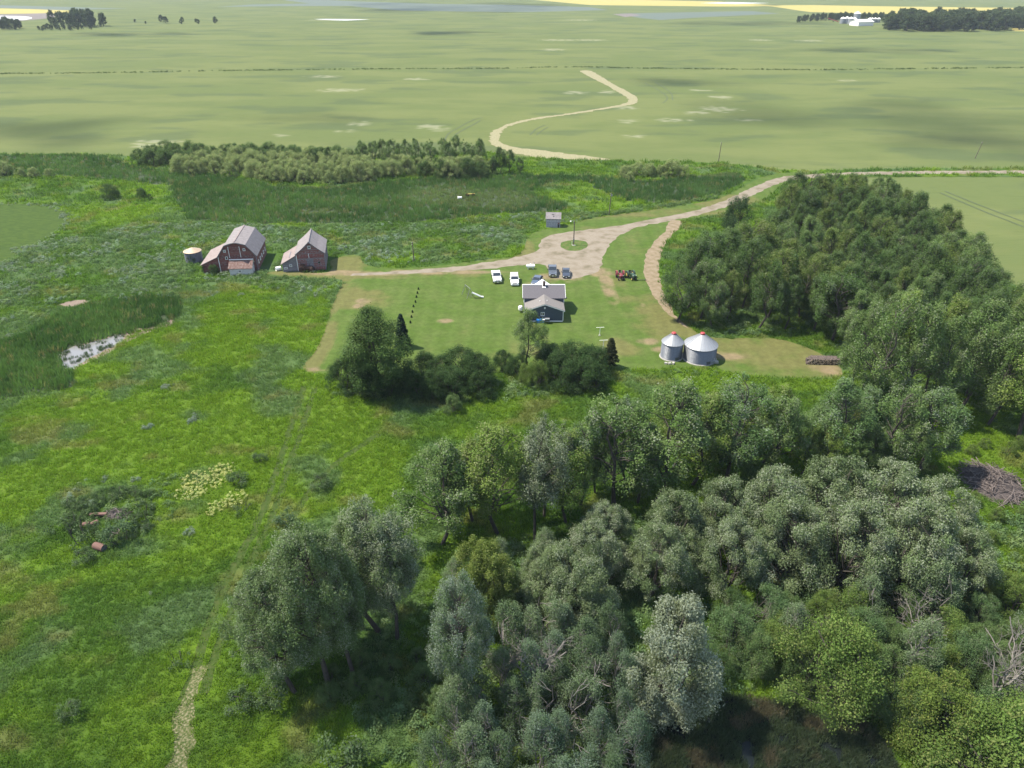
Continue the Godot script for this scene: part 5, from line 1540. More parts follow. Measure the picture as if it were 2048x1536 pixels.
func dead_proto(seed_: int, h: float) -> Node3D:
	var r := RandomNumberGenerator.new()
	r.seed = seed_
	var o := Node3D.new()
	var s := Shape.new()
	bare(s, Vector3(0, -0.1, 0), Vector3(r.randf_range(-0.25, 0.25), 1, r.randf_range(-0.25, 0.25)).normalized(), h * 0.55, h * 0.018, 1, r)
	var tr := MeshInstance3D.new()
	tr.name = "trunk"
	tr.mesh = s.mesh()
	tr.material_override = M.bark_pale
	o.add_child(tr)
	s = Shape.new()
	for i in 7:
		bare(s, Vector3(0, h * (0.22 + 0.05 * i), 0), (unit(r) + Vector3.UP * 1.1).normalized(), h * 0.24, h * 0.007, 3, r)
	var cw := MeshInstance3D.new()
	cw.name = "branches"
	cw.mesh = s.mesh()
	cw.material_override = M.bark_pale
	o.add_child(cw)
	o.set_meta("high", h)
	return o


func plant(proto: Node3D, called: String, label: String, category: String, group: String, at: Vector2, h: float, wide := 1.0, tint: Material = null, turn := -1.0):
	var o := proto.duplicate()
	o.name = numbered(called)
	add_child(o)
	o.position = Vector3(at.x, 0, at.y)
	var k: float = h / proto.get_meta("high")
	o.scale = Vector3(k * wide, k, k * wide)
	o.rotation.y = rng.randf() * TAU if turn < 0.0 else turn
	if tint and o.has_node("crown"):
		o.get_node("crown").material_override = tint
	o.remove_meta("high")
	tag(o, label, category, group)
	return o


func spots(poly: PackedVector2Array, gap: float, seed_: int, most := 300) -> Array:
	var r := RandomNumberGenerator.new()
	r.seed = seed_
	var box := Rect2(poly[0], Vector2.ZERO)
	for p in poly:
		box = box.expand(p)
	var out := []
	for i in 9000:
		var p := box.position + Vector2(r.randf(), r.randf()) * box.size
		if not Geometry2D.is_point_in_polygon(p, poly):
			continue
		var ok := true
		for q in out:
			if p.distance_squared_to(q) < gap * gap:
				ok = false
				break
		if ok:
			out.append(p)
			if out.size() >= most:
				break
	return out


func trees():
	var green := [Color(0.1, 0.165, 0.052), Color(0.115, 0.18, 0.058), Color(0.09, 0.15, 0.048), Color(0.135, 0.195, 0.07)]
	var pop := []
	for i in 7:
		pop.append(tree_proto(100 + i, {"h": 14.0, "base": 0.26, "r": 2.85 + 0.25 * (i % 3), "shape": "column" if i % 2 else "oval", "n": 140, "clump": 0.68, "stretch": 1.8, "per": 624.0, "leaf": 0.176, "trunk": 0.2, "tones": green, "silver": 0.2, "pale": Color(0.19, 0.22, 0.15), "limbs": 0.45}))
	var grey := []
	for i in 3:
		grey.append(tree_proto(140 + i, {"h": 14.0, "base": 0.34, "r": 2.6, "shape": "column", "n": 120, "clump": 0.74, "stretch": 1.4, "per": 609.0, "leaf": 0.168, "trunk": 0.2, "tones": [Color(0.1, 0.135, 0.07), Color(0.115, 0.15, 0.08)], "silver": 0.7, "pale": Color(0.2, 0.23, 0.165), "limbs": 0.4}))
	var cot := []
	for i in 4:
		cot.append(tree_proto(150 + i, {"h": 19.0, "base": 0.3, "r": 4.3, "shape": "oval", "n": 260, "clump": 0.76, "stretch": 1.6, "per": 652.0, "leaf": 0.164, "trunk": 0.3, "stems": 1, "tones": [Color(0.11, 0.165, 0.068), Color(0.125, 0.18, 0.078), Color(0.1, 0.15, 0.06)], "silver": 0.25 if i < 2 else 0.75, "pale": Color(0.2, 0.235, 0.165), "limbs": 0.5}))
	var wil := []
	for i in 4:
		wil.append(tree_proto(160 + i, {"h": 9.0, "base": 0.12, "r": 5.0, "shape": "dome", "n": 170, "clump": 0.95, "stretch": 0.85, "per": 725.0, "leaf": 0.152, "trunk": 0.22, "stems": 4, "tones": [Color(0.13, 0.18, 0.085), Color(0.145, 0.19, 0.095), Color(0.11, 0.16, 0.072)], "silver": 0.22 + 0.12 * i, "pale": Color(0.24, 0.275, 0.2), "long": 1.3, "limbs": 0.3}))
	var asp := []
	for i in 4:
		asp.append(tree_proto(180 + i, {"h": 9.0, "base": 0.12, "r": 2.0, "shape": "column", "n": 100, "clump": 0.56, "stretch": 2.0, "per": 696.0, "leaf": 0.123, "trunk": 0.1, "stems": 2, "tones": [Color(0.105, 0.155, 0.075), Color(0.12, 0.17, 0.085)], "silver": 0.3, "pale": Color(0.17, 0.21, 0.145), "pale_bark": true, "limbs": 0.6}))
	var shr := []
	for i in 5:
		shr.append(tree_proto(200 + i, {"h": 4.0, "base": 0.06, "r": 2.4, "shape": "dome", "n": 84, "holes": -0.3, "clump": 0.6, "stretch": 0.95, "per": 1189.0, "leaf": 0.098, "trunk": 0.08, "stems": 4, "tones": [Color(0.09, 0.15, 0.052), Color(0.105, 0.165, 0.06), Color(0.08, 0.135, 0.048)], "silver": 0.2, "pale": Color(0.15, 0.19, 0.09), "limbs": 0.25}))
	var bush := []
	for i in 3:
		bush.append(tree_proto(220 + i, {"h": 1.2, "base": 0.05, "r": 0.9, "shape": "dome", "n": 22, "clump": 0.32, "stretch": 0.9, "per": 1450.0, "leaf": 0.090, "trunk": 0.03, "stems": 3, "tones": [Color(0.07, 0.115, 0.045), Color(0.085, 0.13, 0.055)], "silver": 0.2, "pale": Color(0.12, 0.16, 0.1), "limbs": 0.2}))
	var far := []
	for i in 4:
		far.append(tree_proto(240 + i, {"h": 14.0, "base": 0.12, "r": 4.4, "shape": "oval" if i % 2 else "dome", "n": 46, "holes": -0.6, "clump": 1.5, "stretch": 1.1, "per": 34.0, "leaf": 0.95, "trunk": 0.3, "tones": [Color(0.05, 0.075, 0.034), Color(0.06, 0.085, 0.038)], "silver": 0.15, "pale": Color(0.08, 0.1, 0.05), "limbs": 0.2}))
	var dead := [dead_proto(260, 8.0), dead_proto(261, 8.0), dead_proto(262, 8.0)]
	var spr := spruce_proto(270, 7.0, 2.0, Color(0.022, 0.042, 0.03), 330, 0.35)
	var yng := spruce_proto(271, 0.9, 0.34, Color(0.025, 0.045, 0.028), 40, 0.1)
	var pin := spruce_proto(272, 5.6, 2.1, Color(0.05, 0.06, 0.028), 300, 0.05, 0.14)

	# the dense grove right of the yard
	var tint := [M.leaf_dark, M.leaf_dark, M.leaf, M.leaf_mid]
	var grove := PackedVector2Array([Vector2(33.54, -131.12), Vector2(35.12, -141.16), Vector2(42.28, -148.94), Vector2(50.52, -159.03), Vector2(60.53, -166.74), Vector2(74.46, -187.49), Vector2(82.41, -200.96), Vector2(99.38, -205.82), Vector2(105.44, -187.49), Vector2(103.55, -160.66), Vector2(100.15, -134.5), Vector2(101.58, -119.24), Vector2(94.77, -101.17), Vector2(83.51, -96.55), Vector2(78.08, -101.17), Vector2(71.4, -106.13), Vector2(65.02, -113.34), Vector2(60.84, -121.31), Vector2(53.26, -127.41), Vector2(40.46, -127.87)])
	for p in spots(grove, 4.6, 31, 230):
		plant(pop[rng.randi() % 7], "poplar_tree", "tall green poplar in the dense grove beside the yard", "tree", "trees of the dense grove", p, rng.randf_range(9.5, 14.8), rng.randf_range(1.1, 1.5), tint[rng.randi() % 4])
	for q in [[56.8, -95.36, 21.37, 1], [61.4, -95.8, 19.61, 1], [66.95, -95.36, 17.4, 1], [73.05, -98.05, 18.61, 1.1], [74.98, -93.63, 18.2, 1], [77.16, -89.49, 21.28, 1.1], [80.59, -101.17, 18.07, 1], [81.16, -86.87, 20.63, 1.1], [57.06, -102.79, 16.51, 1], [74.28, -79.64, 13.96, 1.1], [62.12, -102.79, 18.63, 0.9], [69.72, -102.79, 17.36, 1]]:
		plant(pop[rng.randi() % 7], "poplar_tree", "tall loose poplar with bare lower trunk on the grassy grove margin", "tree", "poplars on the grove margin", Vector2(q[0], q[1]), q[2], q[3] * 0.95, M.leaf if rng.randf() < 0.7 else M.leaf_warm)
	for q in [[78.99, -197.67, 13.61, 1.2], [84.37, -200.01, 13.86, 1.2], [90.55, -201.91, 13.26, 1.2], [97.02, -202.88, 12.33, 1.2], [102.43, -200.96, 11.7, 1.2], [77.97, -186.65, 13.21, 1.2]]:
		plant(pop[rng.randi() % 7], "poplar_tree", "tall green poplar in the dense grove beside the yard", "tree", "trees of the dense grove", Vector2(q[0], q[1]), q[2], 1.35, M.leaf_dark)
	var ce := [[61.02, -190.06, 9.65, 1.1]]
	plant(shr[1], "juniper_tree", "dark rounded juniper at the grove corner by the drive", "tree", "", Vector2(ce[0][0], ce[0][1]), ce[0][2], 0.7, leafy(Color(0.4, 0.48, 0.5), 0.2))

	# the row of poplars between pasture and willows
	for q in [[-8.75, -66.73, 14.02, 1.15], [-5.14, -71.03, 12.42, 1], [-1.85, -68.74, 16.48, 1], [7.01, -70.64, 14.51, 0.85], [13.65, -74.03, 17.35, 1.05], [16.89, -74.65, 12.57, 1], [19.46, -75.06, 18.29, 1.1], [25.08, -78.52, 13.88, 1.05], [30.05, -79.41, 16.21, 1.05], [36.58, -80.55, 13.03, 1.05], [41.14, -81.02, 8.35, 1], [45.68, -81.72, 14.26, 1.1], [53.65, -82.55, 13.78, 1.1], [58.54, -81.95, 12.96, 1.15], [49.9, -85.36, 11.49, 1], [34.12, -84.36, 12.72, 1], [23.03, -81.95, 13.35, 0.9], [28.7, -83.15, 11.04, 1], [44.36, -84.36, 10.3, 1], [15.9, -79.64, 13.2, 0.9], [57.25, -86.87, 9.6, 1], [50.04, -81.37, 7.29, 0.95], [40.91, -84.98, 7.43, 0.95], [11.4, -76.87, 11.1, 0.85], [9.12, -74.23, 14.33, 0.9], [27.95, -86.24, 9.98, 1], [36.49, -83.75, 12.28, 1], [44.38, -79.64, 9.26, 0.9], [55.56, -80.21, 8.89, 0.9], [-7.62, -69.31, 12.53, 0.9], [-3.92, -73.21, 12.03, 0.9]]:
		plant(pop[rng.randi() % 7], "poplar_tree", "tall poplar in the loose row between pasture and silver willows", "tree", "poplars in the row", Vector2(q[0], q[1]), q[2], q[3] * 1.22, [M.leaf, M.leaf_warm, M.leaf_cool, M.leaf][rng.randi() % 4])
	for q in [[2.87, -66.73, 18.82, 0.9], [4.2, -71.81, 16.95, 0.9]]:
		plant(grey[rng.randi() % 3], "poplar_tree", "grey leaved poplar standing slim in the loose poplar row", "tree", "grey poplars in the row", Vector2(q[0], q[1]), q[2], q[3] * 0.92)
	# the clump beside the wheel tracks
	for q in [[-18.44, -46.57, 21.46, 1.1], [-16.06, -47.51, 18.04, 1], [-16.22, -53.47, 16.09, 0.95], [-21.55, -45.6, 16.6, 1.2], [-24.46, -47.92, 12.71, 1.05], [-20.41, -51.35, 16.68, 1]]:
		plant(cot[rng.randi() % 2], "cottonwood_tree", "broad green cottonwood in the clump beside the grass wheel tracks", "tree", "cottonwoods by the wheel tracks", Vector2(q[0], q[1]), q[2] * rng.randf_range(0.9, 1.0), q[3] * 0.85, M.leaf)
	for q in [[-14.44, -53.2, 17.26, 1.15], [-12.28, -52.13, 16, 0.9], [-17.62, -50.7, 13.49, 0.9]]:
		plant(cot[2 + rng.randi() % 2], "cottonwood_tree", "silvery cottonwood in the clump beside the grass wheel tracks", "tree", "cottonwoods by the wheel tracks", Vector2(q[0], q[1]), q[2], q[3])
	var sl := [[-4.86, -44.65, 16.96, 0.8]]
	plant(cot[3], "cottonwood_tree", "slim pale cottonwood standing alone between the clump and aspen thicket", "tree", "", Vector2(sl[0][0], sl[0][1]), sl[0][2], 0.8, M.leaf_cool)

	for p in spots(PackedVector2Array([Vector2(-20.63, -47.92), Vector2(-16.72, -48.83), Vector2(-10.76, -50.7), Vector2(-6.4, -48.83), Vector2(-3.14, -44.76), Vector2(-5.93, -42.6), Vector2(-12.8, -43.67), Vector2(-18.87, -44.76)]), 2.6, 43, 26):
		plant(shr[rng.randi() % 5], "undergrowth_shrub", "low green shrub in the shade under the cottonwood clump", "shrub", "shrubs under the cottonwoods", p, rng.randf_range(1.2, 2.6), 1.0, M.leaf)
	for p in spots(PackedVector2Array([Vector2(-8.33, -59.11), Vector2(-1.43, -62.28), Vector2(4.58, -63.11), Vector2(4.9, -57.59), Vector2(0.84, -50.7), Vector2(-3.28, -48.22), Vector2(-6.59, -51.35)]), 3.4, 44, 14):
		plant(asp[rng.randi() % 4], "aspen_tree", "slender young aspen below the poplar row beside yellowish willow bushes", "tree", "aspens below the row", p, rng.randf_range(4.5, 7.0), 1.2, M.leaf)
	# silver willows
	for q in [[11.08, -64.63, 8.39, 1], [18.57, -63.78, 10.56, 1], [25.15, -65.85, 10.74, 1], [31.51, -66.38, 12.14, 1], [38.36, -66.38, 13.22, 1.05], [44.28, -65.67, 13.39, 1.05], [49.53, -63.78, 12.35, 1], [31.52, -60.67, 12.03, 1], [38.02, -59.26, 12.5, 1], [44.54, -58.34, 13.27, 1], [49.7, -58.34, 9.81, 0.95], [24.73, -59.41, 10.28, 0.95], [15.84, -58.34, 10.52, 0.9], [9.03, -59.11, 10.19, 0.9]]:
		plant(wil[rng.randi() % 4], "willow_tree", "broad silver leaved willow in the large thicket behind the slough", "tree", "silver willows", Vector2(q[0], q[1]), q[2] * 0.92, q[3] * 0.8)
	var sw := [[14.81, -43.02, 16.28, 0.8]]
	plant(tree_proto(300, {"h": 14.0, "holes": -0.25, "base": 0.08, "r": 3.6, "shape": "oval", "n": 120, "clump": 0.95, "stretch": 1.3, "per": 899.0, "leaf": 0.156, "trunk": 0.22, "stems": 3, "tones": [Color(0.15, 0.18, 0.1), Color(0.17, 0.2, 0.125)], "silver": 0.8, "pale": Color(0.25, 0.285, 0.215), "long": 1.4, "limbs": 0.3}), "silver_willow", "bright silver willow standing upright at the edge of the dark slough", "tree", "", Vector2(sw[0][0], sw[0][1]), sw[0][2] * 0.95, 0.95)
	for q in [[-2.15, -54.71, 12.05, 0.6], [-3.57, -55.77, 12.11, 0.55]]:
		plant(wil[0], "golden_willow", "yellowish green willow bush below the poplar row", "tree", "yellowish willow bushes", Vector2(q[0], q[1]), q[2] * 0.85, 0.62, leafy(Color(1.0, 1.0, 0.5)))
	for q in [[5.3, -54.71, 9.65, 0.7], [3.79, -58.34, 7.65, 0.6], [7.45, -54.02, 9.62, 0.7]]:
		plant(wil[1], "olive_willow", "olive green willow between golden bushes and the silver thicket", "tree", "olive willows", Vector2(q[0], q[1]), q[2], 0.75, M.leaf)

	# aspen thicket at the bottom
	for p in spots(PackedVector2Array([Vector2(-1.24, -48.83), Vector2(4.57, -51.35), Vector2(10.63, -48.83), Vector2(11.6, -43.13), Vector2(10.54, -36.77), Vector2(8.33, -27.37), Vector2(-4.78, -27.37), Vector2(-7.09, -35.02), Vector2(-5.78, -40.56), Vector2(-4.07, -43.67)]), 2.3, 41, 60):
		plant(asp[rng.randi() % 4], "aspen_tree", "blue green young aspen in the thicket left of the slough", "tree", "young aspens in the thicket", p, rng.randf_range(6.5, 9.5), rng.randf_range(0.9, 1.2), [M.leaf, M.leaf_cool, M.leaf_cool, M.leaf_dark][rng.randi() % 4])
	for q in [[2.26, -44.76, 11.6, 1], [6.59, -43.67, 9.27, 1], [-0.7, -45.88, 7.64, 0.9]]:
		plant(dead[rng.randi() % 3], "dead_tree", "bare grey dead aspen standing in the green thicket", "tree", "dead aspens in the thicket", Vector2(q[0], q[1]), q[2], q[3])
	# right-hand shrubs
	var sh := [M.leaf, M.leaf_cool, M.leaf_dark, M.leaf, M.leaf_warm]
	for p in spots(PackedVector2Array([Vector2(21.3, -54.71), Vector2(29.81, -55.41), Vector2(38.12, -54.02), Vector2(48.72, -55.41), Vector2(58.53, -56.86), Vector2(62.04, -50.7), Vector2(52.08, -36.77), Vector2(42.18, -35.02), Vector2(39.37, -39.58), Vector2(35.2, -42.6), Vector2(30.27, -44.76), Vector2(23.88, -46.46), Vector2(20.01, -47.04)]), 3.0, 51, 70):
		plant(shr[rng.randi() % 5], "thicket_shrub", "leafy green shrub in the mixed thicket right of the slough", "shrub", "shrubs of the mixed thicket", p, rng.randf_range(3.6, 6.0), rng.randf_range(0.7, 0.95), sh[rng.randi() % 5])
	for q in [[38.48, -40.56, 7.87, 1.1], [36.88, -43.13, 6.2, 0.9], [35.17, -47.04, 4.48, 0.9], [53.3, -57.59, 3.91, 0.9]]:
		plant(shr[rng.randi() % 5], "lime_shrub", "bright yellow green shrub on the bank of the slough", "shrub", "yellow green shrubs", Vector2(q[0], q[1]), q[2], 0.8, leafy(Color(1.25, 1.12, 0.7)))
	for q in [[30.66, -44.48, 9.96, 1], [29.69, -45.88, 6.6, 0.9], [39.97, -34.17, 11.66, 1], [44.55, -36.77, 9.79, 1]]:
		plant(shr[rng.randi() % 5], "bank_shrub", "rounded mid green shrub leaning over the slough bank", "shrub", "mid green shrubs on the slough bank", Vector2(q[0], q[1]), q[2], 0.85, M.leaf_warm)
	for p in spots(PackedVector2Array([Vector2(26.27, -54.71), Vector2(37.6, -55.41), Vector2(48.34, -54.71), Vector2(56.62, -54.71), Vector2(49.74, -43.67), Vector2(42.47, -43.67), Vector2(34.89, -48.83), Vector2(24.75, -49.45)]), 6.5, 52, 14):
		plant(asp[rng.randi() % 4], "aspen_tree", "young aspen rising above the mixed thicket shrubs", "tree", "aspens in the mixed thicket", p, rng.randf_range(7.0, 9.5), 1.1, M.leaf)
	for q in [[45.49, -43.02, 11.67, 1], [48.24, -41.57, 9.22, 1], [29.81, -51.35, 7.43, 0.9], [32.26, -50.07, 7.05, 0.9], [41.77, -51.35, 8.83, 0.9], [27.5, -53.33, 6.06, 0.8], [48.38, -45.88, 10.01, 1]]:
		plant(dead[rng.randi() % 3], "dead_tree", "bare grey dead tree standing among mixed thicket shrubs", "tree", "dead trees in the mixed thicket", Vector2(q[0], q[1]), q[2], q[3])
	# clearing on the right
	for p in spots(PackedVector2Array([Vector2(59.51, -79.64), Vector2(66.96, -86.87), Vector2(74.49, -89.49), Vector2(78.77, -84.36), Vector2(72.83, -75.27), Vector2(66.36, -69.31), Vector2(62.26, -59.11), Vector2(53.72, -58.34), Vector2(58.28, -67.46), Vector2(58.74, -74.23)]), 3.0, 53, 26):
		if p.distance_to(Vector2(P.pile.x, P.pile.y)) > 6.0:
			plant(shr[rng.randi() % 5], "clearing_shrub", "low bright green shrub in the clearing around the branch pile", "shrub", "shrubs of the clearing", p, rng.randf_range(1.2, 2.2), 0.9, M.leaf_warm)

	# hedge and trees below the house
	var bt := [[-22.75, -104.11, 15.49, 1.4], [-25.41, -106.13, 10.54, 1.2]]
	var full := tree_proto(310, {"h": 14.0, "holes": -0.28, "base": 0.1, "r": 3.6, "shape": "oval", "n": 150, "clump": 0.95, "stretch": 1.2, "per": 560.0, "leaf": 0.19, "trunk": 0.26, "stems": 2, "tones": green, "silver": 0.08, "pale": Color(0.15, 0.2, 0.1), "limbs": 0.3})
	for q in bt:
		plant(full, "boxelder_tree", "large dense boxelder tree rising from the dark hedge", "tree", "boxelders in the hedge", Vector2(q[0], q[1]), q[2], 1.3, M.leaf_dark)
	var ht := [[3.22, -111.1, 11.91, 1.15]]
	plant(pop[2], "ash_tree", "tall open ash tree in front of the farmhouse", "tree", "", Vector2(ht[0][0], ht[0][1]), ht[0][2], 1.1, M.leaf)
	for q in [[-28.36, -104.44, 5.34, 1], [-25.72, -103.12, 5.12, 1], [-20.69, -103.44, 5.89, 1], [-17.81, -104.11, 4.57, 1], [-15.22, -107.87, 5.14, 1], [-12.09, -107, 4.92, 1], [-8.22, -107.87, 5.91, 1.15], [-5.96, -106.13, 5.86, 1], [-10.04, -102.79, 5.3, 1.1], [-5.39, -102.46, 4.54, 0.9], [-15.49, -102.46, 4.54, 1], [-12.92, -101.98, 5.09, 1], [-1.71, -111.84, 3.65, 0.9], [0.98, -110.01, 4.01, 0.9], [7.6, -109.29, 5.95, 1.1], [11.09, -108.75, 6.42, 1.2], [13.86, -108.22, 5.73, 1.1], [9.14, -105.79, 5.85, 1.1], [12.5, -104.78, 5.63, 1.1], [5.88, -110.55, 4.52, 1], [-23.13, -102.79, 4.83, 1], [14.69, -105.28, 3.93, 0.9]]:
		plant(shr[rng.randi() % 5], "hedge_shrub", "dense dark green shrub in the hedge below the house lawn", "shrub", "dark hedge shrubs", Vector2(q[0], q[1]), q[2], q[3] * 0.98, M.leaf_hedge)
	for q in [[4.4, -105.79, 5.09, 0.9], [2.26, -107, 3.47, 0.8]]:
		plant(shr[rng.randi() % 5], "lilac_shrub", "lighter green shrub at the foot of the ash tree", "shrub", "light shrubs under the ash", Vector2(q[0], q[1]), q[2], 0.75, M.leaf_warm)
	var lone := [[-9.58, -97.45, 3.03, 1]]
	plant(shr[3], "lone_shrub", "single round shrub standing in the grass before the hedge", "shrub", "", Vector2(lone[0][0], lone[0][1]), lone[0][2], 0.85, M.leaf)
	var sp := [[-20.74, -120.47, 6.98, 1]]
	plant(spr, "spruce_tree", "dark conical spruce on the lawn behind the boxelder", "tree", "", Vector2(sp[0][0], sp[0][1]), sp[0][2], 0.95)
	var pi := [[17.6, -112.4, 5.94, 1]]
	plant(pin, "pine_tree", "small dark pine standing alone on the lower lawn edge", "tree", "", Vector2(pi[0][0], pi[0][1]), pi[0][2], 0.9)
	for q in [[-21, -148.65, 0.6, 1], [-20.96, -146.37, 0.59, 1], [-20.92, -144.14, 0.59, 1], [-20.82, -141.43, 0.7, 1], [-20.97, -139.06, 0.58, 1], [-20.84, -136.24, 0.57, 1], [-20.75, -133.76, 0.68, 1], [-20.63, -131.12, 0.78, 1]]:
		plant(yng, "young_spruce", "tiny young spruce in the planted line across the lawn", "tree", "young spruces in a line", Vector2(q[0], q[1]), maxf(q[2] * 0.65, 0.5), 0.9)

	# shrub belt beyond the marsh
	for p in spots(PackedVector2Array([Vector2(-119.11, -250.44), Vector2(-120.3, -262.02), Vector2(-108.55, -269.74), Vector2(-78.4, -268.17), Vector2(-55.36, -263.53), Vector2(-40.18, -259.04), Vector2(-11.34, -255.39), Vector2(-4.18, -250.44), Vector2(-21.33, -247.01), Vector2(-35.52, -250.44), Vector2(-51.2, -241.03), Vector2(-71.07, -239.73), Vector2(-81.9, -242.33), Vector2(-105.69, -251.84)]), 3.6, 61, 90):
		plant(shr[rng.randi() % 5], "willow_shrub", "grey green willow shrub in the belt beyond the marsh", "shrub", "willow shrubs beyond the marsh", p, rng.randf_range(4.2, 6.2), 1.0, M.leaf_belt)
	for p in spots(PackedVector2Array([Vector2(-138.36, -265.06), Vector2(-137.42, -276.22), Vector2(-119.07, -277.88), Vector2(-95.66, -276.22), Vector2(-72.5, -274.57), Vector2(-61.5, -276.22), Vector2(-53.34, -272.95), Vector2(-66.96, -266.61), Vector2(-86.24, -269.74), Vector2(-109.11, -271.34), Vector2(-124.55, -263.53)]), 4.0, 62, 34):
		plant(shr[rng.randi() % 5], "belt_shrub", "dark grey shrub at the back of the marsh belt", "shrub", "dark shrubs behind the marsh belt", p, rng.randf_range(4.5, 6.5), 1.0, M.leaf)
	for p in spots(PackedVector2Array([Vector2(-55.64, -265.06), Vector2(-49.58, -272.95), Vector2(-30.64, -271.34), Vector2(-11.9, -269.74), Vector2(-9.73, -260.52), Vector2(-29.27, -257.57), Vector2(-47.35, -259.04)]), 4.6, 63, 26):
		plant(pop[rng.randi() % 7], "belt_tree", "small poplar rising out of the marsh shrub belt", "tree", "poplars in the marsh belt", p, rng.randf_range(7.5, 10.0), 1.25, M.leaf)
	for q in [[-65.62, -260.52, 7.69, 1.2], [-71.38, -262.02, 6.33, 1.2], [-91.8, -266.61, 6.06, 0.8], [-4.24, -254.68, 8.9, 1.2], [-1.06, -254.68, 7.89, 1.3], [2.81, -253.25, 5.49, 1.2], [-6.82, -251.84, 6.48, 1.2]]:
		plant(pop[rng.randi() % 7], "belt_tree", "small poplar rising out of the marsh shrub belt", "tree", "poplars in the marsh belt", Vector2(q[0], q[1]), q[2], 1.3, M.leaf_dark)
	for q in [[-23.97, -247.69, 6.07, 1], [-30.3, -250.44, 5.11, 1], [-15.35, -247.69, 6.4, 1], [-11.01, -247.01, 5.39, 1]]:
		plant(shr[rng.randi() % 5], "belt_shrub", "dark round shrub at the front end of the marsh belt", "shrub", "dark shrubs at the belt front", Vector2(q[0], q[1]), q[2], 0.95, M.leaf_dark)
	for q in [[38.98, -247.69, 4.06, 1.1], [43.71, -250.44, 4.61, 1.2], [48.06, -250.44, 4.1, 1.1], [55.03, -250.44, 5.45, 1.2], [59.09, -249.06, 4.08, 1.1], [39.78, -243.65, 2.85, 1], [51.54, -250.44, 3.76, 1]]:
		plant(shr[rng.randi() % 5], "corner_shrub", "grey green shrub in the small clump near the drive bend", "shrub", "shrubs near the drive bend", Vector2(q[0], q[1]), q[2], q[3], M.leaf_belt)
	for q in [[-176.92, -250.44, 4.94, 1.2], [-170.52, -249.06, 3.07, 1], [-165.32, -249.06, 3.4, 1], [-160.13, -249.06, 2.73, 1], [-180.92, -249.06, 4.08, 1.2]]:
		plant(shr[rng.randi() % 5], "west_shrub", "grey green shrub beside the western marsh", "shrub", "shrubs by the western marsh", Vector2(q[0], q[1]), q[2], q[3], M.leaf_belt)
	for q in [[-125.91, -222.23, 4.22, 1.2], [-116.11, -222.79, 2.98, 1], [-113.41, -221.66, 1.57, 0.9]]:
		plant(shr[rng.randi() % 5], "pasture_shrub", "lone round shrub in the pasture beyond the barn", "shrub", "shrubs in the far pasture", Vector2(q[0], q[1]), q[2], q[3], M.leaf_dark)
	var bb := [[-78.37, -165.7, 2.18, 1.1], [-70.09, -158.07, 2.24, 1.2], [-72.57, -159.03, 1.63, 1]]
	for q in bb:
		plant(shr[rng.randi() % 5], "barn_bush", "leafy bush growing against the barn lean-to", "shrub", "bushes by the barn", Vector2(q[0], q[1]), q[2], 0.9, M.leaf_dark)
	# little bushes in the pasture
	for q in [[-36.93, -83.75, 1.52, 1], [-38.32, -78.74, 2, 1], [-26.3, -78.07, 2.08, 1], [-35.67, -73.41, 1.95, 1], [-51.71, -63.78, 1.79, 1], [-34.68, -49.2, 1.84, 1], [-42.27, -43.02, 1.67, 1], [-26.27, -44.1, 2.04, 1], [-23.13, -44.21, 2.41, 1], [-28.7, -70.26, 2.17, 1], [-12.3, -63.11, 2.02, 1], [-54.37, -67.46, 3.28, 1], [-49.12, -67, 2.87, 1], [-48.2, -71.22, 3.34, 1], [-55.99, -69.31, 3.3, 1], [-14.98, -37.68, 3.69, 1], [-2, -38.62, 2.96, 1]]:
		plant(bush[rng.randi() % 3], "pasture_bush", "small round green bush alone in the open pasture grass", "bush", "little bushes in the pasture", Vector2(q[0], q[1]), q[2], 1.0, M.leaf if rng.randf() < 0.6 else M.leaf_cool)
	for p in spots(PackedVector2Array([Vector2(-59.61, -74.23), Vector2(-56.57, -76.87), Vector2(-51.08, -76.87), Vector2(-47.87, -74.23), Vector2(-46.38, -69.31), Vector2(-47.87, -67), Vector2(-49.63, -66.11), Vector2(-52.97, -66.56), Vector2(-56.63, -69.31)]), 1.15, 71, 60):
		if p.distance_to(P.heap) < 2.6 or p.distance_to(P.rubble) < 1.8:
			continue
		plant(bush[rng.randi() % 3], "dump_weed", "tall green weed bush growing round the rubbish dump", "bush", "weed bushes at the dump", p, rng.randf_range(0.7, 1.3), 1.0, M.leaf_dark if rng.randf() < 0.4 else M.leaf)

	# far shelterbelts
	for p in spots(PackedVector2Array([Vector2(435.76, -931.57), Vector2(506.84, -915.96), Vector2(586.79, -923.7), Vector2(629.89, -964.37), Vector2(728.93, -1144.46), Vector2(633.52, -1077.63), Vector2(556.02, -1099.05), Vector2(498.89, -1057.01)]), 9.0, 81, 120):
		plant(far[rng.randi() % 4], "shelterbelt_tree", "tall dark tree in the far shelterbelt by the yellow field", "tree", "far shelterbelt trees", p, rng.randf_range(14.0, 19.0), 1.35)
	for p in spots(PackedVector2Array([Vector2(384.44, -1077.63), Vector2(407.01, -1099.05), Vector2(433.28, -1121.31), Vector2(473.09, -1132.77), Vector2(522.81, -1132.77), Vector2(546.14, -1168.55), Vector2(492.6, -1180.97), Vector2(427.6, -1144.46), Vector2(397.03, -1110.07)]), 7.0, 82, 60):
		plant(far[rng.randi() % 4], "windbreak_tree", "low dark tree in the windbreak behind the far grain bins", "tree", "far windbreak trees", p, rng.randf_range(7.0, 9.5), 0.9)
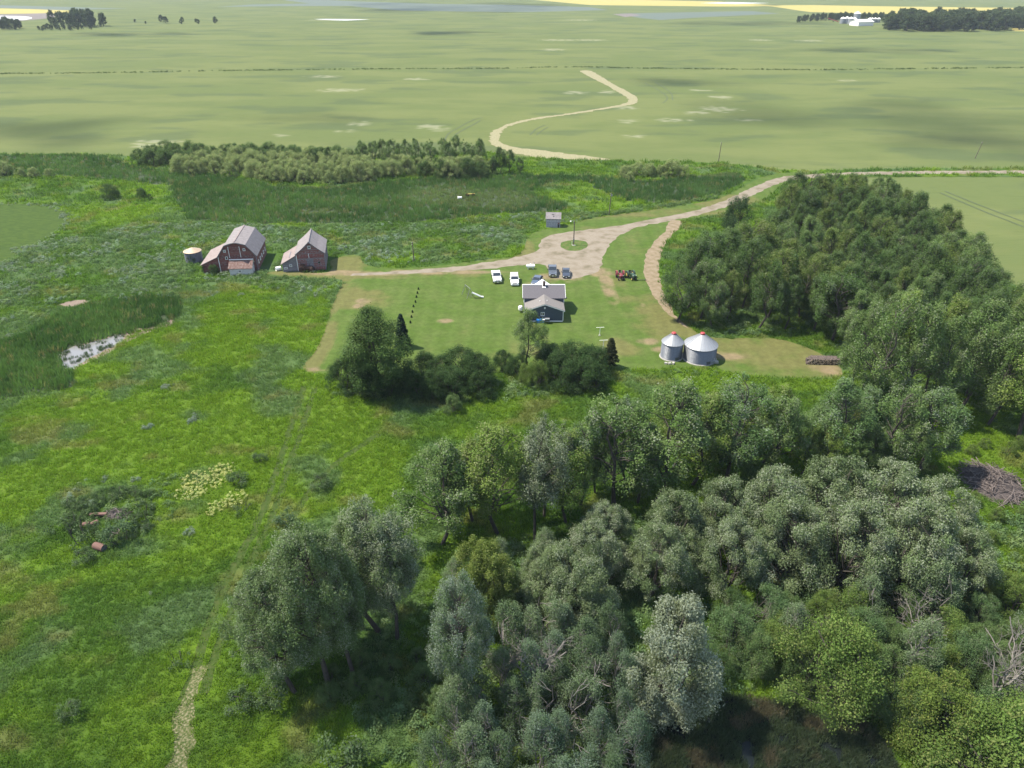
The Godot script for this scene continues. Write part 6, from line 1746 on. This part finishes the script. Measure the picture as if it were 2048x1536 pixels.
	for p in spots(PackedVector2Array([Vector2(-586.66, -1008.64), Vector2(-583.09, -1037.13), Vector2(-525.69, -1037.13), Vector2(-510.47, -1008.64), Vector2(-526.54, -990.47)]), 12.0, 83, 30):
		plant(far[rng.randi() % 4], "far_tree", "dark tree in the clump by the white alkali lake", "tree", "far trees by the alkali lake", p, rng.randf_range(13.0, 20.0), 1.0)
	for p in spots(PackedVector2Array([Vector2(-567.38, -947.7), Vector2(-565.3, -981.62), Vector2(-513.16, -964.37), Vector2(-498.63, -947.7), Vector2(-536.01, -939.57), Vector2(-555.14, -931.57)]), 9.0, 84, 16):
		plant(far[rng.randi() % 4], "far_shrub", "low dark shrub before the far tree clump", "shrub", "far shrubs before the clump", p, rng.randf_range(4.0, 7.0), 1.2)
	for p in spots(PackedVector2Array([Vector2(-646.92, -964.37), Vector2(-608.59, -981.62), Vector2(-594.63, -964.37), Vector2(-600.26, -947.7), Vector2(-636.14, -947.7)]), 10.0, 85, 14):
		plant(far[rng.randi() % 4], "far_tree", "dark tree in the clump below the alkali lake", "tree", "far trees below the lake", p, rng.randf_range(9.0, 14.0), 1.1)
	for p in spots(PackedVector2Array([Vector2(-518.61, -1088.24), Vector2(-483.41, -1110.07), Vector2(-430.47, -1099.05), Vector2(-395.27, -1077.63), Vector2(-414.52, -1057.01), Vector2(-487.6, -1057.01)]), 22.0, 86, 16):
		plant(far[rng.randi() % 4], "slough_shrub", "scattered shrub round the far pale slough", "shrub", "shrubs round the far slough", p, rng.randf_range(3.0, 9.0), 1.2)


# ---------- grass, reeds and weeds

func in_view(x: float, z: float) -> bool:
	return z < -26.0 and absf(x) < (31.2 - z * 0.8642) * 0.722 + 7.0


func tuft_mesh(seed_: int, blades: int, h: float, spread: float, wd: float, lean: float) -> ArrayMesh:
	var r := RandomNumberGenerator.new()
	r.seed = seed_
	var s := Shape.new()
	for i in blades:
		var a := r.randf() * TAU
		var p := Vector3(cos(a), 0, sin(a)) * spread * sqrt(r.randf())
		var d := Vector3(r.randf_range(-1, 1), 0, r.randf_range(-1, 1)) * lean * h
		var w := Vector3(cos(a * 3.0), 0, sin(a * 3.0)) * wd
		var hh := h * r.randf_range(0.6, 1.15)
		var col := Color(1, 1, 1) * r.randf_range(0.75, 1.25)
		var m := p + d * 0.35 + Vector3(0, hh * 0.6, 0)
		s.quad(p - w, p + w, m + w * 0.8, m - w * 0.8, col)
		s.tri(m - w * 0.8, m + w * 0.8, p + d + Vector3(0, hh, 0), col)
	for i in s.n.size():
		s.n[i] = s.n[i]
	return s.mesh(true)


func crowd(called: String, label: String, category: String, me: Mesh, m: Material, list: Array):
	# list: x, z, scale, height scale, r, g, b (a flat array)
	var n := list.size() / 7
	if n == 0:
		return
	var buf := PackedFloat32Array()
	buf.resize(n * 16)
	for i in n:
		var a := rng.randf() * TAU
		var k: float = list[i * 7 + 2]
		var ky: float = k * list[i * 7 + 3]
		var q := i * 16
		buf[q] = cos(a) * k
		buf[q + 2] = sin(a) * k
		buf[q + 3] = list[i * 7]
		buf[q + 5] = ky
		buf[q + 8] = -sin(a) * k
		buf[q + 10] = cos(a) * k
		buf[q + 11] = list[i * 7 + 1]
		buf[q + 12] = list[i * 7 + 4]
		buf[q + 13] = list[i * 7 + 5]
		buf[q + 14] = list[i * 7 + 6]
		buf[q + 15] = 1.0
	var mm := MultiMesh.new()
	mm.transform_format = MultiMesh.TRANSFORM_3D
	mm.use_colors = true
	mm.mesh = me
	mm.instance_count = n
	mm.buffer = buf
	var o := MultiMeshInstance3D.new()
	o.multimesh = mm
	o.material_override = m
	o.name = numbered(called)
	add_child(o)
	tag(o, label, category, "", "stuff")
	print(called, " ", n)


func over(list: Array, col: Color, x: float, z: float, k: float, ky: float, vary := 0.2):
	var f := rng.randf_range(1.0 - vary, 1.0 + vary)
	list.append_array([x, z, k, ky, col.r * f * rng.randf_range(0.92, 1.08), col.g * f, col.b * f * rng.randf_range(0.85, 1.15)])


func cleared(p: Vector2) -> bool:
	# places where nothing tall grows
	for q in ["lawn", "drive", "track", "pond", "hayfield", "marsh", "marsh_west", "cattails", "slough", "soil"]:
		if inside(p, q):
			return true
	if (inside(p, "stubble") or inside(p, "wheel0") or inside(p, "wheel1") or inside(p, "wheel2")) and rng.randf() < 0.88:
		return true
	for b in P.floors:
		if absf(p.x - b[0]) < b[2] and absf(p.y - b[1]) < b[3]:
			return true
	return false


func greenery():
	P.floors = [[-66.0, -166.0, 8.2, 6.8], [-50.0, -165.3, 6.0, 5.2], [11.5, -195.0, 2.2, 2.2], [-78.0, -167.0, 2.2, 2.2], [-63.6, -158.5, 3.0, 1.6]]
	var tuft := tuft_mesh(1, 16, 0.3, 0.42, 0.03, 0.9)
	var list := []
	var zones := [[-26.0, -62.0, 9.0, 0.85], [-62.0, -100.0, 6.0, 1.0], [-100.0, -150.0, 3.2, 1.3], [-150.0, -215.0, 1.0, 1.8], [-215.0, -300.0, 0.4, 2.6]]
	for zn in zones:
		var wide: float = (31.2 - zn[1] * 0.8642) * 0.722 + 7.0
		var n := int(wide * 2.0 * (zn[0] - zn[1]) * zn[2])
		for i in n:
			var x := rng.randf_range(-wide, wide)
			var z := rng.randf_range(zn[1], zn[0])
			if not in_view(x, z):
				continue
			var p := Vector2(x, z)
			if not inside(p, "meadow") or cleared(p):
				continue
			over(list, meadow_col(x, z) * 1.6, x, z, zn[3] * rng.randf_range(0.7, 1.35), rng.randf_range(0.7, 1.3), 0.22)
	crowd("meadow_grass", "tall uneven pasture grass covering the open ground", "grass", tuft, M.grass, list)

	var reed := tuft_mesh(2, 18, 1.25, 0.6, 0.035, 0.3)
	for q in [["marsh", 1.5, "dark green reeds filling the marsh beyond the barns"], ["marsh_west", 1.0, "dark green reeds of the western marsh"], ["cattails", 3.0, "dark green cattails round the small white pond"]]:
		list = []
		var bx: Rect2 = P["box_" + q[0]]
		for i in int(bx.get_area() * q[1]):
			var p := bx.position + Vector2(rng.randf(), rng.randf()) * bx.size
			if in_view(p.x, p.y) and inside(p, q[0]) and not inside(p, "pond"):
				var a := nA.get_noise_2d(p.x * 1.2, p.y * 1.2 + 900.0)
				var pale_patch := blob(P.reed_light, p.x, p.y)  # patches of lighter green, shorter reeds
				var c := Color(0.07, 0.14, 0.046).lerp(Color(0.115, 0.205, 0.068), smoothstep(-0.3, 0.4, a)).lerp(Color(0.2, 0.25, 0.11), pale_patch * 0.7)
				if rng.randf() < 0.07:
					c = Color(0.24, 0.22, 0.12)
				over(list, c, p.x, p.y, rng.randf_range(0.7, 1.35), rng.randf_range(0.7, 1.1) * (1.0 - 0.4 * pale_patch), 0.25)
		crowd("cattail_reeds" if q[0] == "cattails" else "marsh_reeds", q[2], "reeds", reed, M.reed, list)
	# reeds standing in the pond's edge, and the far ditch
	list = []
	for i in 900:
		var p: Vector2 = P.box_pond.position + Vector2(rng.randf(), rng.randf()) * P.box_pond.size
		if inside(p, "pond") and nB.get_noise_2d(p.x * 2.0, p.y * 2.0) > 0.08:
			over(list, Color(0.06, 0.1, 0.05), p.x, p.y, rng.randf_range(0.3, 0.6), 0.9)
	crowd("pond_reeds", "short dark reeds standing in the white pond water", "reeds", reed, M.reed, list)
	list = []
	var ditch := smooth(PackedVector2Array([Vector2(-373.9, -531.47), Vector2(-286.98, -536.99), Vector2(-214.52, -548.33), Vector2(-152.1, -554.18), Vector2(-81.17, -560.14), Vector2(-8.74, -563.17), Vector2(42.9, -572.43), Vector2(100.52, -563.17), Vector2(171.61, -557.14), Vector2(220.97, -554.18), Vector2(281.18, -560.14), Vector2(403.24, -569.31)]), 1.0, 3.0)
	for p in ditch:
		for i in 2:
			if nA.get_noise_2d(p.x * 1.5, 7.0) + rng.randf_range(-0.3, 0.3) > -0.2:
				over(list, Color(0.07, 0.105, 0.04), p.x + rng.randf_range(-1, 1), p.y + rng.randf_range(-1.6, 1.6), rng.randf_range(0.7, 1.4), 0.6, 0.35)
	crowd("ditch_reeds", "dark line of reeds along the far drainage ditch", "reeds", reed, M.reed, list)

	# leafy weeds: round the barns, on the wood floor, along edges
	var r := RandomNumberGenerator.new()
	r.seed = 77
	var weed := foliage([[Vector3(0, 0.3, 0), 0.42, 0.8, Color(1, 1, 1)], [Vector3(0.25, 0.2, 0.1), 0.3, 0.7, Color(0.9, 0.95, 0.9)], [Vector3(-0.2, 0.22, -0.15), 0.3, 0.8, Color(1.1, 1.05, 1.0)]], 240.0, 0.17, r, 1.1, 0.6)
	list = []
	for q in [[PackedVector2Array([Vector2(-146.74, -186.65), Vector2(-122.37, -186.65), Vector2(-94.33, -197.67), Vector2(-65.02, -194.48), Vector2(-31.64, -196.29), Vector2(2.33, -203.85), Vector2(8.37, -209.85), Vector2(9.32, -196.29), Vector2(3.53, -187.49), Vector2(2.05, -174.71), Vector2(-8, -169.57), Vector2(-27.24, -163.99), Vector2(-34.65, -164.67), Vector2(-38.53, -172.48), Vector2(-45.42, -169.21), Vector2(-45.54, -159.03), Vector2(-37.49, -154.31), Vector2(-39.57, -142.77), Vector2(-61.95, -151.29), Vector2(-73.27, -142.77), Vector2(-89.57, -142.77), Vector2(-97.41, -130.17), Vector2(-97.21, -111.47), Vector2(-125.44, -154.31)]), 0.75, 1.1], [grove_floor(), 1.0, 1.2], [PackedVector2Array([Vector2(-7.54, -63.95), Vector2(4.87, -69.31), Vector2(32.22, -75.27), Vector2(58.8, -79.64), Vector2(61.05, -71.22), Vector2(71.47, -75.27), Vector2(49.49, -39.58), Vector2(36.87, -42.08), Vector2(18.48, -44.76), Vector2(11.14, -41.57), Vector2(8.81, -30.98), Vector2(-6.69, -30.98), Vector2(-15.71, -43.67), Vector2(-18.87, -44.76), Vector2(-16.84, -49.45)]), 1.6, 1.1], [PackedVector2Array([Vector2(8.27, -206.81), Vector2(29.05, -207.82), Vector2(48.44, -216.15), Vector2(66.32, -226.25), Vector2(63.6, -221.66), Vector2(46.12, -211.92), Vector2(28.58, -203.85), Vector2(13.5, -195.38), Vector2(9.36, -197.21)]), 2.0, 1.1], [PackedVector2Array([Vector2(-30.72, -102.79), Vector2(-22.02, -101.17), Vector2(-3.65, -100.38), Vector2(16.74, -104.44), Vector2(16.58, -110.55), Vector2(-2.1, -107.87), Vector2(-5.5, -105.28), Vector2(-27.67, -104.44)]), 1.4, 1.0], [PackedVector2Array([Vector2(24.51, -110.01), Vector2(26.61, -111.84), Vector2(37.21, -111.1), Vector2(37.64, -109.29), Vector2(31.15, -107.87)]), 1.2, 0.9], [PackedVector2Array([Vector2(-55.25, -74.23), Vector2(-49.3, -80.79), Vector2(-43.89, -79.64), Vector2(-44.46, -69.31), Vector2(-48.29, -66.56), Vector2(-57.27, -69.31), Vector2(-61.09, -76.33)]), 1.2, 0.9]]:
		var poly: PackedVector2Array = q[0]
		var bx := Rect2(poly[0], Vector2.ZERO)
		for p in poly:
			bx = bx.expand(p)
		for i in int(bx.get_area() * q[1]):
			var p := bx.position + Vector2(rng.randf(), rng.randf()) * bx.size
			if in_view(p.x, p.y) and Geometry2D.is_point_in_polygon(p, poly) and not cleared(p):
				var t := smoothstep(-0.25, 0.3, nB.get_noise_2d(p.x * 0.7, p.y * 0.7))
				if nA.get_noise_2d(p.x * 1.5, p.y * 1.5) + rng.randf_range(-0.3, 0.3) > -0.1:
					if q[1] < 0.8 and nA.get_noise_2d(p.x * 2.0 + 55.0, p.y * 2.5) > 0.16:
						t = 2.0
					over(list, Color(0.25, 0.32, 0.25) if t > 1.0 else Color(0.12, 0.195, 0.08).lerp(Color(0.18, 0.26, 0.11), t), p.x, p.y, q[2] * rng.randf_range(0.7, 1.5), rng.randf_range(0.7, 1.1), 0.25)
	crowd("leafy_weeds", "leafy green weeds round the barns and under the trees", "weeds", weed, M.grass, list)
	list = []
	for b in [[-96.12, -191.81, 8.31, 4.4, 1], [-102.07, -186.65, 5.42, 3.36, 1], [-81.76, -186.65, 4.06, 2.94, 1], [-116.12, -182.52, 3.19, 2.83, 1], [-119.66, -163.99, 6.08, 4.75, 1], [-108.68, -157.43, 3.53, 3.17, 1], [-90.16, -160.66, 3.59, 4.27, 1], [-123.5, -174.71, 5.12, 3.02, 1], [-109.14, -142.77, 2.72, 7.6, 1], [-97.34, -123.43, 1.94, 4.32, 1], [-59.2, -105.28, 1.03, 1.19, 1], [-57.16, -92.92, 0.78, 0.705, 1], [-50.94, -95.07, 0.4, 1.16, 1], [-58.38, -79.08, 2.1, 1.02, 1], [-59.78, -75.8, 0.82, 1.91, 1], [-53.03, -79.64, 0.63, 0.455, 1], [-84.08, -159.03, 4.75, 1.94, 1], [-77.28, -149.81, 2.26, 1.76, 1], [-53.14, -148.36, 1.46, 1.15, 1], [-45.54, -159.03, 2.37, 0.965, 1], [-61.15, -145.52, 2.21, 1.12, 1], [-41.07, -68.84, 0.64, 0.745, 1], [-41.89, -59.11, 1.16, 0.615, 1], [-130.9, -204.83, 1.17, 6.89, 1], [-142.57, -215.08, 6.1, 1.6, 1], [-125.87, -197.67, 0.71, 6.48, 1], [-73, -193.13, 8.36, 2.22, 1], [-54.25, -76.33, 0.68, 0.645, 1], [-47.02, -69.31, 0.51, 0.565, 1], [18.08, -200.01, 8.61, 2.83, 1], [-66.67, -145.52, 2.65, 1.4, 1], [-56.59, -74.23, 0.54, 0.825, 1]]:
		for i in int(b[2] * b[3] * 9.0) + 12:
			var a := rng.randf() * TAU
			var d := sqrt(rng.randf())
			var x: float = b[0] + cos(a) * d * b[2]
			var z: float = b[1] + sin(a) * d * b[3]
			if nB.get_noise_2d(x, z) + rng.randf_range(-0.2, 0.2) > -0.06 and not inside(Vector2(x, z), "lawn"):
				over(list, Color(0.24, 0.3, 0.24), x, z, rng.randf_range(0.5, 1.0), rng.randf_range(0.8, 1.2))
	for p in P.hayfield:
		for i in 4:
			var x: float = p.x + rng.randf_range(-0.8, 1.6)
			var z: float = p.y + rng.randf_range(-1.2, 1.2)
			if in_view(x, z) and nB.get_noise_2d(x * 0.5, z * 0.5) > -0.25:
				over(list, Color(0.24, 0.3, 0.22), x, z, rng.randf_range(0.5, 1.0), 0.9)
	crowd("sage_weeds", "pale grey green sage in patches across the pasture", "weeds", weed, M.grass, list)
	# pale yellow flowers in the pasture
	list = []
	var flower := foliage([[Vector3(0, 0.42, 0), 0.16, 0.6, Color(1, 1, 1)]], 700.0, 0.12, r, 1.0, 1.0)
	for b in [[-42.98, -79.08, 3.15, 2.92, 1], [-41.18, -81.95, 1.79, 1.42, 1], [-44, -76.33, 2.05, 1.5, 1], [-37.5, -75.27, 1.7, 1.9, 1], [-39.46, -73.21, 1.33, 1.42, 1]]:
		for i in int(b[2] * b[3] * 26.0):
			var a := rng.randf() * TAU
			var d := sqrt(rng.randf())
			over(list, Color(0.55, 0.56, 0.25), b[0] + cos(a) * d * b[2], b[1] + sin(a) * d * b[3], rng.randf_range(0.6, 1.2), 1.0)
	crowd("wildflowers", "pale yellow wildflowers scattered in the pasture grass", "flowers", flower, M.grass, list)
	# straw-pale grasses in the dark slough
	list = []
	for i in 8000:
		var p: Vector2 = P.box_slough.position + Vector2(rng.randf(), rng.randf()) * P.box_slough.size
		var a := nB.get_noise_2d(p.x * 1.3, p.y * 1.3)
		if inside(p, "slough") and a > -0.34:
			over(list, Color(0.085, 0.12, 0.07).lerp(Color(0.22, 0.18, 0.13), smoothstep(0.15, 0.4, a) * 0.7), p.x, p.y, rng.randf_range(0.4, 0.8), 0.75, 0.35)
	crowd("slough_grass", "dull sedge growing out of the dark slough water", "grass", reed, M.reed, list)


func grove_floor() -> PackedVector2Array:
	return PackedVector2Array([Vector2(32.94, -130.17), Vector2(34.44, -132.55), Vector2(39.79, -125.18), Vector2(52.68, -125.62), Vector2(58.77, -120.89), Vector2(60.48, -113.34), Vector2(56.7, -106.13), Vector2(60.52, -92.22), Vector2(78.92, -86.87), Vector2(101.58, -119.24), Vector2(101.37, -154.31), Vector2(95.1, -195.38), Vector2(75.4, -195.38), Vector2(46.51, -167.44)])
